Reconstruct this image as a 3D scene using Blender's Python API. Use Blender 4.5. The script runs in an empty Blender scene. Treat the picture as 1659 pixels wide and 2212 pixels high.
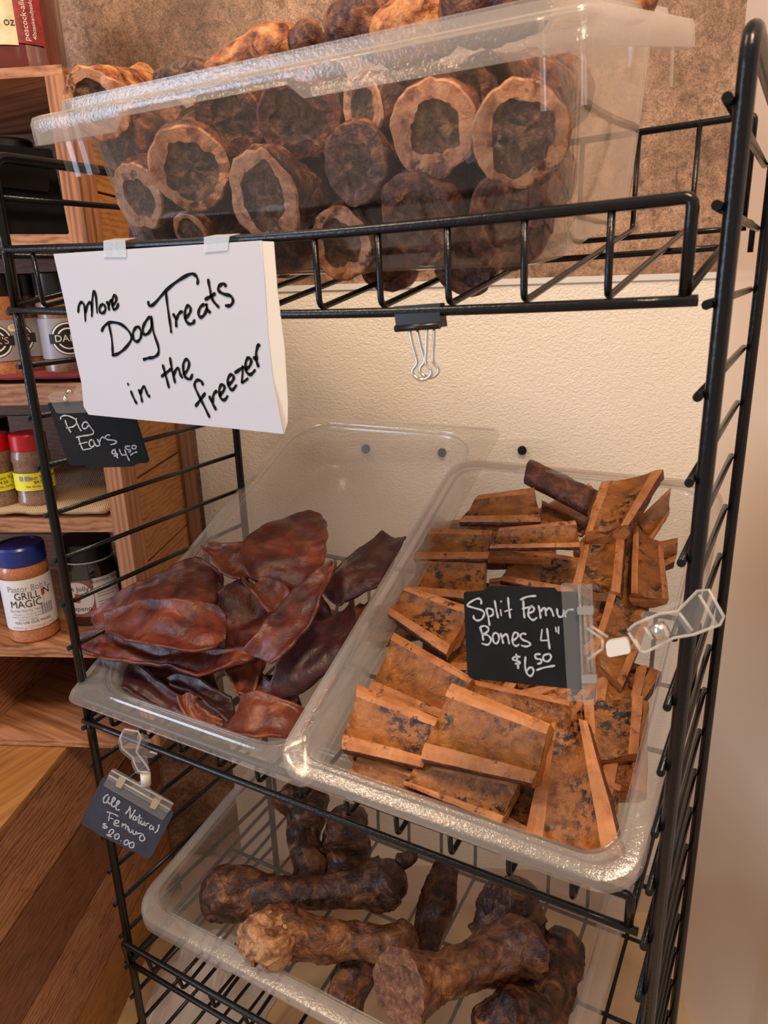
import bpy, math, random
from mathutils import Vector, Matrix, noise

# ------------------------------------------------------------------ frame
# Rack units: 1 u = 2 inches (one rung of the rack).  X along the rack, Y into the room corner, Z up,
# origin at the front of the left rung at top-shelf height.  The floor lies at Z = -23.5 u.
S = 0.0508
ZF = -23.5
CAM = Vector((13.0846, -8.8854, 0.3738))
YAW, PITCH, ROLL, FPX = 0.5230, 0.3073, -0.0324, 1584.5
R = math.radians
def m3(p): return Vector((p[0]*S, p[1]*S, (p[2]-ZF)*S))

# ------------------------------------------------------------------ camera
scn = bpy.context.scene
COL = scn.collection
cy, sy = math.cos(YAW), math.sin(YAW)
FWD = Vector((-sy*math.cos(PITCH), cy*math.cos(PITCH), -math.sin(PITCH)))
r0 = Vector((cy, sy, 0)); u0 = r0.cross(FWD)
RIGHT = r0*math.cos(ROLL)+u0*math.sin(ROLL)
UP = -r0*math.sin(ROLL)+u0*math.cos(ROLL)
cd = bpy.data.cameras.new('camera'); cam = bpy.data.objects.new('camera', cd); COL.objects.link(cam)
cd.sensor_fit = 'HORIZONTAL'; cd.sensor_width = 36; cd.lens = 36*FPX/1659
mw = Matrix((RIGHT, UP, -FWD)).transposed().to_4x4(); mw.translation = m3(CAM)
cam.matrix_world = mw
cd.clip_start = 0.02
cd.dof.use_dof = True; cd.dof.focus_distance = 0.80; cd.dof.aperture_fstop = 20
scn.camera = cam

# ------------------------------------------------------------------ world, lights, exposure
wld = bpy.data.worlds.new('world'); scn.world = wld; wld.use_nodes = True
bgn = wld.node_tree.nodes['Background']
bgn.inputs[0].default_value = (1.0, 0.84, 0.72, 1); bgn.inputs[1].default_value = 0.5
scn.view_settings.view_transform = 'Standard'; scn.view_settings.look = 'None'
scn.view_settings.exposure = -0.22; scn.view_settings.gamma = 1
scn.view_settings.use_curve_mapping = False
try:
    scn.cycles.transparent_max_bounces = 32
except Exception: pass
def area(name, loc, target, size, sizey, power, col):
    l = bpy.data.lights.new(name, 'AREA'); l.shape = 'RECTANGLE'; l.size = size; l.size_y = sizey
    l.energy = power; l.color = col
    o = bpy.data.objects.new(name, l); COL.objects.link(o)
    o.location = loc
    d = Vector(target)-Vector(loc)
    o.rotation_euler = d.to_track_quat('-Z', 'Y').to_euler()
    return o
# daylight from a shop window behind and to the left of the camera, warm ceiling lamps above
area('window_daylight', (-1.55, -2.0, 1.35), (0.25, 0.0, 0.85), 0.8, 1.7, 50, (0.58, 0.74, 1.0))
area('ceiling_lamp', (0.86, -0.62, 2.45), (0.45, 0.6, 0.95), 0.28, 0.28, 30, (1.0, 0.74, 0.50))
area('ceiling_lamp_far', (-0.45, -0.5, 2.6), (-0.1, 0.5, 1.2), 0.30, 0.30, 16, (1.0, 0.76, 0.54))

# ------------------------------------------------------------------ rays (pixel -> direction)
def ray(px, py):
    return (RIGHT*((px-829.5)/FPX) + UP*(-(py-1106)/FPX) + FWD)
class Plane:
    def __init__(s, pt, n): s.p = Vector(pt); s.n = Vector(n).normalized()
    def hit(s, px, py, off=0.0):
        d = ray(px, py); t = ((s.p+s.n*off-CAM).dot(s.n))/d.dot(s.n)
        return CAM+d*t
def crop(ox, oy, sc):
    return lambda x, y: (ox+x/sc, oy+y/sc)
# wall frame: w along the back wall, n into it
WA = R(24.5)
WV = Vector((math.cos(WA), math.sin(WA), 0)); NV = Vector((-math.sin(WA), math.cos(WA), 0))
def WF(w, n, z): return WV*w+NV*n+Vector((0, 0, z))
NW = 9.9

# ------------------------------------------------------------------ materials
MATS = {}
def newmat(name):
    m = bpy.data.materials.new(name); m.use_nodes = True
    nt = m.node_tree; b = nt.nodes['Principled BSDF']
    MATS[name] = m
    return m, nt, b
def nd(nt, t, **kw):
    n = nt.nodes.new(t)
    for k, v in kw.items():
        if k.startswith('i_'): n.inputs[k[2:].replace('_', ' ')].default_value = v
        else: setattr(n, k, v)
    return n
def coords(nt, scale=(1, 1, 1), rot=(0, 0, 0), kind='Object'):
    tc = nd(nt, 'ShaderNodeTexCoord'); mp = nd(nt, 'ShaderNodeMapping')
    mp.inputs['Scale'].default_value = scale; mp.inputs['Rotation'].default_value = rot
    nt.links.new(tc.outputs[kind], mp.inputs['Vector'])
    return mp.outputs['Vector']
def ramp(nt, src, stops):
    r = nd(nt, 'ShaderNodeValToRGB'); e = r.color_ramp.elements
    while len(e) < len(stops): e.new(0.5)
    for i, (p, c) in enumerate(stops):
        e[i].position = p; e[i].color = (*c, 1)
    nt.links.new(src, r.inputs[0]); return r.outputs[0]
def noi(nt, vec, scale, detail=4, rough=0.55, dist=0.0):
    n = nd(nt, 'ShaderNodeTexNoise'); n.inputs['Scale'].default_value = scale
    n.inputs['Detail'].default_value = detail; n.inputs['Roughness'].default_value = rough
    n.inputs['Distortion'].default_value = dist
    nt.links.new(vec, n.inputs['Vector']); return n.outputs['Fac']
def bump(nt, b, src, strength, dist):
    bp = nd(nt, 'ShaderNodeBump'); bp.inputs['Strength'].default_value = strength; bp.inputs['Distance'].default_value = dist
    nt.links.new(src, bp.inputs['Height']); nt.links.new(bp.outputs[0], b.inputs['Normal'])
def mixc(nt, fac, a, bcol, mode='MIX'):
    m = nd(nt, 'ShaderNodeMix', data_type='RGBA', blend_type=mode)
    if hasattr(fac, 'links'): nt.links.new(fac, m.inputs[0])
    else: m.inputs[0].default_value = fac
    for idx, v in ((6, a), (7, bcol)):
        if hasattr(v, 'links'): nt.links.new(v, m.inputs[idx])
        else: m.inputs[idx].default_value = (*v, 1)
    return m.outputs[2]
def plain(name, col, rough=0.5, metal=0.0, spec=0.5, var=0.0, vscale=40, bmp=0.0, bscale=200, coat=0.0, sss=0.0):
    m, nt, b = newmat(name)
    b.inputs['Base Color'].default_value = (*col, 1); b.inputs['Roughness'].default_value = rough
    b.inputs['Metallic'].default_value = metal; b.inputs['Specular IOR Level'].default_value = spec
    b.inputs['Coat Weight'].default_value = coat
    v = coords(nt)
    if var:
        lo = tuple(c*(1-var) for c in col); hi = tuple(min(1, c*(1+var)) for c in col)
        nt.links.new(ramp(nt, noi(nt, v, vscale, 5), [(0.3, lo), (0.7, hi)]), b.inputs['Base Color'])
    if bmp: bump(nt, b, noi(nt, v, bscale, 3), bmp, 0.002)
    return m
def hexc(h):
    h = h.lstrip('#'); return tuple(((int(h[i:i+2], 16)/255)/12.92 if int(h[i:i+2], 16)/255 <= 0.04045 else ((int(h[i:i+2], 16)/255+0.055)/1.055)**2.4) for i in (0, 2, 4))

plain('rack_black', (0.005, 0.005, 0.006), 0.26, spec=0.32, bmp=0.15, bscale=300)
plain('chalk_black', (0.009, 0.0093, 0.0105), 0.65, spec=0.12, var=0.25, vscale=60)
plain('chalk_daylit', (0.026, 0.030, 0.052), 0.55, var=0.25, vscale=60)  # chalkboard with the window's blue daylight put into its colour
plain('chalk_ink', (0.40, 0.42, 0.47), 0.85, spec=0.1)
plain('marker_ink', (0.006, 0.006, 0.007), 0.85, spec=0.1)
plain('paper', (0.54, 0.55, 0.62), 0.8, bmp=0.12, bscale=30)
plain('paper_back', (0.74, 0.69, 0.62), 0.75)
plain('white_peg', (0.62, 0.60, 0.57), 0.35)
plain('steel', (0.75, 0.72, 0.68), 0.22, metal=1.0)
plain('clip_black', (0.006, 0.006, 0.006), 0.35)
plain('label_white', (0.70, 0.69, 0.72), 0.5)
plain('label_grey', (0.30, 0.28, 0.31), 0.4)
plain('label_yellow', (0.85, 0.78, 0.04), 0.5)
plain('label_cream', (0.66, 0.58, 0.36), 0.5, var=0.2, vscale=70)
plain('label_red', (0.25, 0.012, 0.015), 0.45, var=0.6, vscale=180)
plain('label_photo', (0.30, 0.11, 0.08), 0.45, var=0.6, vscale=60)
plain('ink_black', (0.01, 0.01, 0.01), 0.6)
plain('ink_white', (0.8, 0.78, 0.76), 0.6)
plain('ink_red', (0.55, 0.03, 0.04), 0.5)
plain('ink_pink', (0.75, 0.35, 0.38), 0.5)
plain('ink_grey', (0.28, 0.27, 0.29), 0.5)
plain('ink_yellow', (0.80, 0.50, 0.03), 0.5)
plain('cap_red', (0.55, 0.004, 0.012), 0.3)
plain('cap_blue', (0.012, 0.025, 0.18), 0.3)
plain('cap_black', (0.006, 0.006, 0.008), 0.3)
plain('spice_tan', (0.24, 0.13, 0.08), 0.35, var=0.45, vscale=500, coat=0.6)
plain('spice_orange', (0.42, 0.15, 0.06), 0.35, var=0.4, vscale=500, coat=0.6)
plain('spice_red', (0.17, 0.045, 0.022), 0.35, var=0.5, vscale=500, coat=0.6)
plain('pickle_dark', (0.022, 0.013, 0.004), 0.08, var=0.5, vscale=40, coat=1.0)
plain('sauce_red', (0.10, 0.012, 0.006), 0.08, coat=1.0, var=0.3, vscale=20)
plain('floor_tan', (0.55, 0.38, 0.22), 0.45, var=0.22, vscale=9, bmp=0.05)
plain('gap_dark', (0.02, 0.012, 0.008), 0.8)
plain('cap_trim', (0.66, 0.66, 0.64), 0.4)
plain('rubber', (0.05, 0.035, 0.03), 0.6)
plain('wall_beige', (0.86, 0.69, 0.56), 0.2, spec=0.5)
plain('base_beige', (0.58, 0.42, 0.34), 0.35)
plain('fat_pale', (0.42, 0.24, 0.18), 0.5, var=0.5, vscale=160)

def wood(name, c1, c2, c3, axis=0, scale=1.0, rough=0.5):
    m, nt, b = newmat(name)
    sc = [9*scale, 9*scale, 9*scale]; sc[axis] = 0.45*scale
    v = coords(nt, tuple(sc))
    f = noi(nt, v, 6.0, 6, 0.6, 1.2)
    w = nd(nt, 'ShaderNodeTexWave', wave_type='BANDS', bands_direction='Z' if axis != 2 else 'X')
    w.inputs['Scale'].default_value = 4.5; w.inputs['Distortion'].default_value = 9.0; w.inputs['Detail'].default_value = 3
    nt.links.new(v, w.inputs['Vector'])
    a = nd(nt, 'ShaderNodeMath', operation='MULTIPLY_ADD'); a.inputs[1].default_value = 0.26
    nt.links.new(w.outputs['Fac'], a.inputs[0]); nt.links.new(f, a.inputs[2])
    s = nd(nt, 'ShaderNodeMath', operation='MULTIPLY'); s.inputs[1].default_value = 0.82; nt.links.new(a.outputs[0], s.inputs[0])
    c = ramp(nt, s.outputs[0], [(0.30, c1), (0.5, c2), (0.72, c3)])
    # knots / tone drift
    t = noi(nt, coords(nt), 3.0, 2)
    c2_ = mixc(nt, 0.5, c, ramp(nt, t, [(0.35, (0.55, 0.5, 0.48)), (0.65, (1, 1, 1))]), 'MULTIPLY')
    nt.links.new(c2_, b.inputs['Base Color'])
    b.inputs['Roughness'].default_value = rough
    bump(nt, b, s.outputs[0], 0.25, 0.001)
for ax, nm in enumerate('xyz'):
    wood('wood_'+nm, (0.19, 0.070, 0.028), (0.40, 0.17, 0.075), (0.52, 0.255, 0.13), ax)
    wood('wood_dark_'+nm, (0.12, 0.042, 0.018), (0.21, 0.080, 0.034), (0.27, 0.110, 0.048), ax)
    wood('wood_gold_'+nm, (0.26, 0.10, 0.022), (0.42, 0.18, 0.045), (0.50, 0.24, 0.07), ax)

def wallpaper():
    m, nt, b = newmat('wallpaper')
    v = coords(nt)
    big = noi(nt, v, 9, 4, 0.6)
    mid = noi(nt, v, 55, 8, 0.72, 0.9)
    fine = noi(nt, v, 260, 5, 0.7, 1.4)
    c = ramp(nt, big, [(0.34, (0.15, 0.083, 0.052)), (0.5, (0.26, 0.158, 0.102)), (0.66, (0.38, 0.245, 0.165))])
    c = mixc(nt, 0.85, c, ramp(nt, mid, [(0.36, (0.42, 0.36, 0.33)), (0.47, (0.85, 0.83, 0.82)), (0.6, (1.2, 1.18, 1.17))]), 'MULTIPLY')
    c = mixc(nt, 0.8, c, ramp(nt, fine, [(0.40, (0.55, 0.50, 0.47)), (0.50, (1.0, 1.0, 1.0)), (0.60, (1.45, 1.45, 1.45))]), 'MULTIPLY')
    nt.links.new(c, b.inputs['Base Color']); b.inputs['Roughness'].default_value = 0.42
    bump(nt, b, fine, 0.35, 0.0015)
wallpaper()
def frp():
    m, nt, b = newmat('frp_white')
    v = coords(nt, (1, 1, 1.4))
    b.inputs['Base Color'].default_value = (0.80, 0.75, 0.67, 1); b.inputs['Roughness'].default_value = 0.28
    n1 = noi(nt, v, 190, 2, 0.5, 0.6)
    bump(nt, b, n1, 0.8, 0.0022)
frp()
def plastic(name, tint, haze, rough, bmp=0.0, bscale=300, hazecol=(0.75, 0.68, 0.60), graz=0.30, refl=0.045):
    m, nt, b = newmat(name)
    nt.nodes.remove(b)
    out = [n for n in nt.nodes if n.type == 'OUTPUT_MATERIAL'][0]
    tr = nd(nt, 'ShaderNodeBsdfTransparent'); tr.inputs[0].default_value = (*tint, 1)
    gl = nd(nt, 'ShaderNodeBsdfGlossy'); gl.inputs['Roughness'].default_value = rough; gl.inputs['Color'].default_value = (1, 1, 1, 1)
    df = nd(nt, 'ShaderNodeBsdfDiffuse'); df.inputs[0].default_value = (*hazecol, 1)
    tl = nd(nt, 'ShaderNodeBsdfTranslucent'); tl.inputs[0].default_value = (*hazecol, 1)
    h = nd(nt, 'ShaderNodeMixShader'); h.inputs[0].default_value = 0.45
    nt.links.new(df.outputs[0], h.inputs[1]); nt.links.new(tl.outputs[0], h.inputs[2])
    m1 = nd(nt, 'ShaderNodeMixShader')
    lw = nd(nt, 'ShaderNodeLayerWeight'); lw.inputs[0].default_value = 0.5
    p2 = nd(nt, 'ShaderNodeMath', operation='POWER'); p2.inputs[1].default_value = 2.5; nt.links.new(lw.outputs['Facing'], p2.inputs[0])
    ma = nd(nt, 'ShaderNodeMath', operation='MULTIPLY_ADD'); ma.inputs[1].default_value = graz; ma.inputs[2].default_value = haze; nt.links.new(p2.outputs[0], ma.inputs[0])
    nt.links.new(ma.outputs[0], m1.inputs[0])
    nt.links.new(tr.outputs[0], m1.inputs[1]); nt.links.new(h.outputs[0], m1.inputs[2])
    fr = nd(nt, 'ShaderNodeLayerWeight'); fr.inputs[0].default_value = 0.5
    pw = nd(nt, 'ShaderNodeMath', operation='POWER'); pw.inputs[1].default_value = 4.0; nt.links.new(fr.outputs['Facing'], pw.inputs[0])
    mu = nd(nt, 'ShaderNodeMath', operation='MULTIPLY_ADD'); mu.inputs[1].default_value = 0.55; mu.inputs[2].default_value = refl; nt.links.new(pw.outputs[0], mu.inputs[0])
    m2 = nd(nt, 'ShaderNodeMixShader')
    nt.links.new(mu.outputs[0], m2.inputs[0]); nt.links.new(m1.outputs[0], m2.inputs[1]); nt.links.new(gl.outputs[0], m2.inputs[2])
    nt.links.new(m2.outputs[0], out.inputs[0])
    if bmp:
        bp = nd(nt, 'ShaderNodeBump'); bp.inputs['Strength'].default_value = bmp; bp.inputs['Distance'].default_value = 0.001
        nt.links.new(noi(nt, coords(nt), bscale, 2), bp.inputs['Height'])
        for n in (gl, df, fr): nt.links.new(bp.outputs[0], n.inputs['Normal'])
    return m
plastic('poly_clear', (0.985, 0.97, 0.95), 0.008, 0.06, 0, 300, (0.75, 0.68, 0.60), 0.30, 0.03)
plastic('poly_pan', (0.972, 0.97, 0.962), 0.09, 0.10, 0.15, 250, (0.84, 0.81, 0.77), 0.22)
plastic('poly_frost', (0.955, 0.94, 0.92), 0.20, 0.16, 0.5, 380, (0.80, 0.75, 0.70), 0.22)
plastic('acrylic_sheet', (1, 1, 1), 0.004, 0.03, 0, 300, (0.8, 0.8, 0.8), 0.12, 0.02)
plastic('acrylic', (0.98, 0.98, 0.98), 0.085, 0.03, 0, 300, (0.8, 0.8, 0.8), 0.25, 0.03)
plastic('tape', (0.95, 0.95, 0.93), 0.42, 0.35, 0.3, 200, (0.78, 0.77, 0.72))
plastic('cling', (0.97, 0.97, 0.97), 0.12, 0.08, 0.2, 80, (0.8, 0.8, 0.82), 0.2, 0.10)
plastic('bag_film', (0.95, 0.95, 0.97), 0.80, 0.14, 0.3, 60, (0.93, 0.93, 0.97))

def meat(name, stops, nscale, rough, bmp, bscale=60, spots=None, spotscale=120, spot_at=(0.36, 0.44), sss=0.0, spec=0.5, bdist=0.004):
    m, nt, b = newmat(name)
    info = nd(nt, 'ShaderNodeObjectInfo')
    tc = nd(nt, 'ShaderNodeTexCoord'); ad = nd(nt, 'ShaderNodeVectorMath', operation='ADD')
    mul = nd(nt, 'ShaderNodeMath', operation='MULTIPLY'); mul.inputs[1].default_value = 37.0
    nt.links.new(info.outputs['Random'], mul.inputs[0])
    nt.links.new(tc.outputs['Object'], ad.inputs[0]); nt.links.new(mul.outputs[0], ad.inputs[1])
    v = ad.outputs[0]
    c = ramp(nt, noi(nt, v, nscale, 6, 0.6, 0.8), stops)
    if spots:
        f = ramp(nt, noi(nt, v, spotscale, 4, 0.65), [(spot_at[0], (1, 1, 1)), (spot_at[1], (0, 0, 0))])
        g = ramp(nt, noi(nt, v, spotscale*0.22, 3, 0.5), [(0.40, (1, 1, 1)), (0.56, (0, 0, 0))])
        fm = mixc(nt, 1.0, f, g, 'MULTIPLY')
        c = mixc(nt, fm, c, spots)
    nt.links.new(c, b.inputs['Base Color'])
    b.inputs['Roughness'].default_value = rough; b.inputs['Specular IOR Level'].default_value = spec
    if sss:
        b.inputs['Subsurface Weight'].default_value = sss; b.inputs['Subsurface Radius'].default_value = (0.006, 0.002, 0.001)
    bump(nt, b, noi(nt, v, bscale, 6, 0.6, 0.6), bmp, bdist)
meat('bone_cut', [(0.3, (0.30, 0.095, 0.025)), (0.5, (0.43, 0.160, 0.048)), (0.7, (0.53, 0.23, 0.085))], 45, 0.5, 0.2, 220, (0.06, 0.010, 0.006), 130, (0.36, 0.44))
meat('bone_trough', [(0.34, (0.15, 0.045, 0.007)), (0.5, (0.255, 0.082, 0.012)), (0.66, (0.345, 0.122, 0.020))], 40, 0.36, 0.45, 170, (0.012, 0.004, 0.003), 120, (0.44, 0.52))
meat('bone_outer', [(0.3, (0.030, 0.007, 0.004)), (0.5, (0.10, 0.026, 0.012)), (0.7, (0.23, 0.075, 0.030))], 90, 0.42, 0.8, 140)
meat('ear_skin', [(0.30, (0.028, 0.0050, 0.0045)), (0.48, (0.080, 0.0125, 0.008)), (0.62, (0.155, 0.030, 0.012)), (0.78, (0.26, 0.075, 0.022))], 26, 0.40, 0.35, 90)
meat('ear_purple', [(0.3, (0.018, 0.0055, 0.007)), (0.55, (0.050, 0.0115, 0.0125)), (0.75, (0.10, 0.026, 0.022))], 26, 0.40, 0.32, 90)
meat('ear_amber', [(0.28, (0.045, 0.008, 0.005)), (0.5, (0.125, 0.025, 0.010)), (0.7, (0.28, 0.085, 0.024))], 30, 0.38, 0.35, 90)
meat('femur_meat', [(0.34, (0.012, 0.004, 0.0025)), (0.48, (0.050, 0.0145, 0.006)), (0.58, (0.125, 0.042, 0.015)), (0.70, (0.30, 0.125, 0.045))], 48, 0.33, 1.0, 80, None, 60, bdist=0.006)
meat('femur_amber', [(0.34, (0.030, 0.009, 0.005)), (0.47, (0.12, 0.040, 0.015)), (0.57, (0.20, 0.074, 0.026)), (0.70, (0.36, 0.16, 0.062))], 55, 0.32, 1.0, 80, bdist=0.006)
meat('femur_pale', [(0.34, (0.11, 0.036, 0.014)), (0.48, (0.34, 0.155, 0.065)), (0.66, (0.55, 0.30, 0.14))], 60, 0.42, 1.0, 90, bdist=0.006)
meat('femur_face', [(0.3, (0.05, 0.016, 0.009)), (0.5, (0.16, 0.060, 0.028)), (0.70, (0.30, 0.135, 0.065))], 120, 0.6, 0.8, 220)
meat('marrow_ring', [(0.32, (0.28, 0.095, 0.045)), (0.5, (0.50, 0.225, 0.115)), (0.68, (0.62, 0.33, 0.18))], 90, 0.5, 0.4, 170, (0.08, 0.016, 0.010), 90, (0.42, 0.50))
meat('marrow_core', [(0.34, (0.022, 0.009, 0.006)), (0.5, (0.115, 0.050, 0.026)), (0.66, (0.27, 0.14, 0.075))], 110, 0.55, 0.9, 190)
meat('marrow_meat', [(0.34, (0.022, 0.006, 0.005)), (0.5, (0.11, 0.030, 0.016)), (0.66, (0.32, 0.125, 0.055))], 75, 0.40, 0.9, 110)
meat('marrow_gold', [(0.34, (0.07, 0.013, 0.007)), (0.46, (0.33, 0.095, 0.026)), (0.64, (0.62, 0.29, 0.095))], 70, 0.38, 0.9, 110)
def weave(name, c1, c2, sc):
    m, nt, b = newmat(name)
    v = coords(nt)
    w = nd(nt, 'ShaderNodeTexWave', wave_type='BANDS', bands_direction='DIAGONAL'); w.inputs['Scale'].default_value = sc; w.inputs['Distortion'].default_value = 2
    nt.links.new(v, w.inputs['Vector'])
    nt.links.new(ramp(nt, w.outputs['Fac'], [(0.2, c1), (0.8, c2)]), b.inputs['Base Color']); b.inputs['Roughness'].default_value = 0.85
    bump(nt, b, w.outputs['Fac'], 0.5, 0.002)
weave('straw', (0.36, 0.22, 0.11), (0.58, 0.42, 0.25), 170)
weave('cloth_red', (0.14, 0.008, 0.012), (0.26, 0.03, 0.03), 150)

# ------------------------------------------------------------------ mesh helpers
class MB:
    def __init__(s): s.v = []; s.f = []; s.mi = []; s.sm = []
    def vert(s, p): s.v.append(Vector(p)); return len(s.v)-1
    def face(s, idx, mi=0, sm=False): s.f.append(list(idx)); s.mi.append(mi); s.sm.append(sm)
    def hexa(s, c, mi=0):
        b = [s.vert(p) for p in c]
        for f in ((3, 2, 1, 0), (4, 5, 6, 7), (0, 1, 5, 4), (1, 2, 6, 5), (2, 3, 7, 6), (3, 0, 4, 7)):
            s.face([b[i] for i in f], mi)
    def box(s, lo, hi, fr=None, mi=0):
        (x0, y0, z0), (x1, y1, z1) = lo, hi
        c = [(x0, y0, z0), (x1, y0, z0), (x1, y1, z0), (x0, y1, z0), (x0, y0, z1), (x1, y0, z1), (x1, y1, z1), (x0, y1, z1)]
        s.hexa([fr(*p) if fr else p for p in c], mi)
    def rings(s, rings, mi=0, sm=True, closed=True, cap0=False, cap1=False, capmi=None):
        idx = [[s.vert(p) for p in r] for r in rings]
        for a, b in zip(idx[:-1], idx[1:]):
            n = len(a)
            for i in range(n if closed else n-1):
                j = (i+1) % n
                s.face((a[i], a[j], b[j], b[i]), mi, sm)
        cm = mi if capmi is None else capmi
        if cap0: s.face(list(reversed(idx[0])), cm)
        if cap1: s.face(idx[-1], cm)
        return idx
    def tube(s, path, r, seg=8, mi=0, sm=True):
        path = [Vector(p) for p in path]
        rings = []; prev = None
        for i, p in enumerate(path):
            t = (path[min(i+1, len(path)-1)]-path[max(i-1, 0)]).normalized()
            if prev is None:
                a = Vector((0, 0, 1)) if abs(t.z) < 0.9 else Vector((1, 0, 0))
                u = (a-t*a.dot(t)).normalized()
            else:
                u = (prev-t*prev.dot(t)).normalized()
            prev = u; w = t.cross(u)
            rr = r[i] if isinstance(r, (list, tuple)) else r
            rings.append([p+(u*math.cos(2*math.pi*k/seg)+w*math.sin(2*math.pi*k/seg))*rr for k in range(seg)])
        s.rings(rings, mi, sm, True, True, True)
    def lathe(s, c, prof, seg=28, mi=0, ax=None, cap=True):
        c = Vector(c); rings = []
        for (r_, z) in prof:
            rings.append([c+Vector((math.cos(2*math.pi*k/seg)*r_, math.sin(2*math.pi*k/seg)*r_, z)) for k in range(seg)])
        s.rings(rings, mi, True, True, cap, cap)
    def plate(s, pts, nrm, th, mi=0):
        n = Vector(nrm).normalized()*th
        a = [s.vert(p) for p in pts]; b = [s.vert(Vector(p)+n) for p in pts]
        s.face(list(reversed(a)), mi); s.face(b, mi)
        for i in range(len(a)):
            j = (i+1) % len(a); s.face((a[i], a[j], b[j], b[i]), mi)
    def build(s, name, mats, parent=None, origin=None, recalc=True):
        if isinstance(mats, str): mats = [mats]
        xs = [p.x for p in s.v]; ys = [p.y for p in s.v]; zs = [p.z for p in s.v]
        if parent is not None: o3 = Vector(parent['_o'])
        elif origin is not None: o3 = Vector(origin)
        else: o3 = Vector(((min(xs)+max(xs))/2, (min(ys)+max(ys))/2, min(zs)))
        me = bpy.data.meshes.new(name)
        me.from_pydata([(p-o3)*S for p in s.v], [], s.f)
        for m in mats: me.materials.append(MATS[m])
        me.polygons.foreach_set('material_index', s.mi); me.polygons.foreach_set('use_smooth', s.sm)
        if recalc:
            import bmesh
            bm = bmesh.new(); bm.from_mesh(me); bmesh.ops.recalc_face_normals(bm, faces=bm.faces); bm.to_mesh(me); bm.free()
        if name in ('rim', 'tub_body', 'jar_body', 'cap', 'corner_block'): me.set_sharp_from_angle(angle=0.55)
        me.update()
        o = bpy.data.objects.new(name, me); COL.objects.link(o)
        o['_o'] = tuple(o3)
        if parent is not None: o.parent = parent
        else: o.location = m3(o3)
        return o
def tag(o, label, cat, group=None):
    o['label'] = label; o['category'] = cat
    if group: o['group'] = group
    return o
def struct(o): o['kind'] = 'structure'; return o
def thing(name, origin, label, cat, group=None):
    o = bpy.data.objects.new(name, None); COL.objects.link(o); o.empty_display_size = 0.02
    o['_o'] = tuple(origin); o.location = m3(origin)
    return tag(o, label, cat, group)
def fillet(pts, rad, n=4):
    pts = [Vector(p) for p in pts]; out = [pts[0]]
    for a, b, c in zip(pts[:-2], pts[1:-1], pts[2:]):
        d1 = (a-b); d2 = (c-b); r_ = min(rad, d1.length*0.45, d2.length*0.45)
        p1 = b+d1.normalized()*r_; p2 = b+d2.normalized()*r_
        for k in range(n+1):
            t = k/n; out.append(p1*(1-t)**2+b*2*t*(1-t)+p2*t*t)
    out.append(pts[-1]); return out
def catmull(P, n):
    P = [Vector(p) for p in P]
    Q = [P[0]*2-P[1]]+P+[P[-1]*2-P[-2]]
    out = []
    for i in range(1, len(Q)-2):
        for k in range(n):
            t = k/n; a, b, c, d = Q[i-1:i+3]
            out.append(0.5*((2*b)+(c-a)*t+(2*a-5*b+4*c-d)*t*t+(3*b-a-3*c+d)*t**3))
    out.append(P[-1]); return out
def fbm(p, oct=3): return noise.fractal(p, 1.0, 2.0, oct)

# ================================================================== SETTING
b = MB(); b.box((-26, -26, -1.0), (26, NW+1.5, 0), lambda w, n, z: WF(w, n, ZF+z)); struct(b.build('floor', 'floor_tan'))
b = MB(); b.box((-26, NW, ZF), (16.1, NW+1.2, 22), WF); wb = struct(b.build('wall_back', 'wallpaper'))
b = MB(); b.box((-0.2, NW-0.06, -21.7), (16.1, NW, 0.12), WF); b.build('wall_panel', 'frp_white', wb)['label'] = 'pebbled white wall panel'
b = MB(); b.box((-0.25, NW-0.13, 0.10), (16.1, NW-0.0, 0.27), WF); struct(b.build('trim_1', 'cap_trim'))
b = MB(); b.box((16.1, -10, ZF), (17.3, NW+1.2, 22), WF); struct(b.build('wall_right', 'wall_beige'))
b = MB(); b.box((-2.9, NW-0.12, ZF), (16.1, NW, -21.7), WF); struct(b.build('baseboard_back', 'base_beige'))

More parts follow.
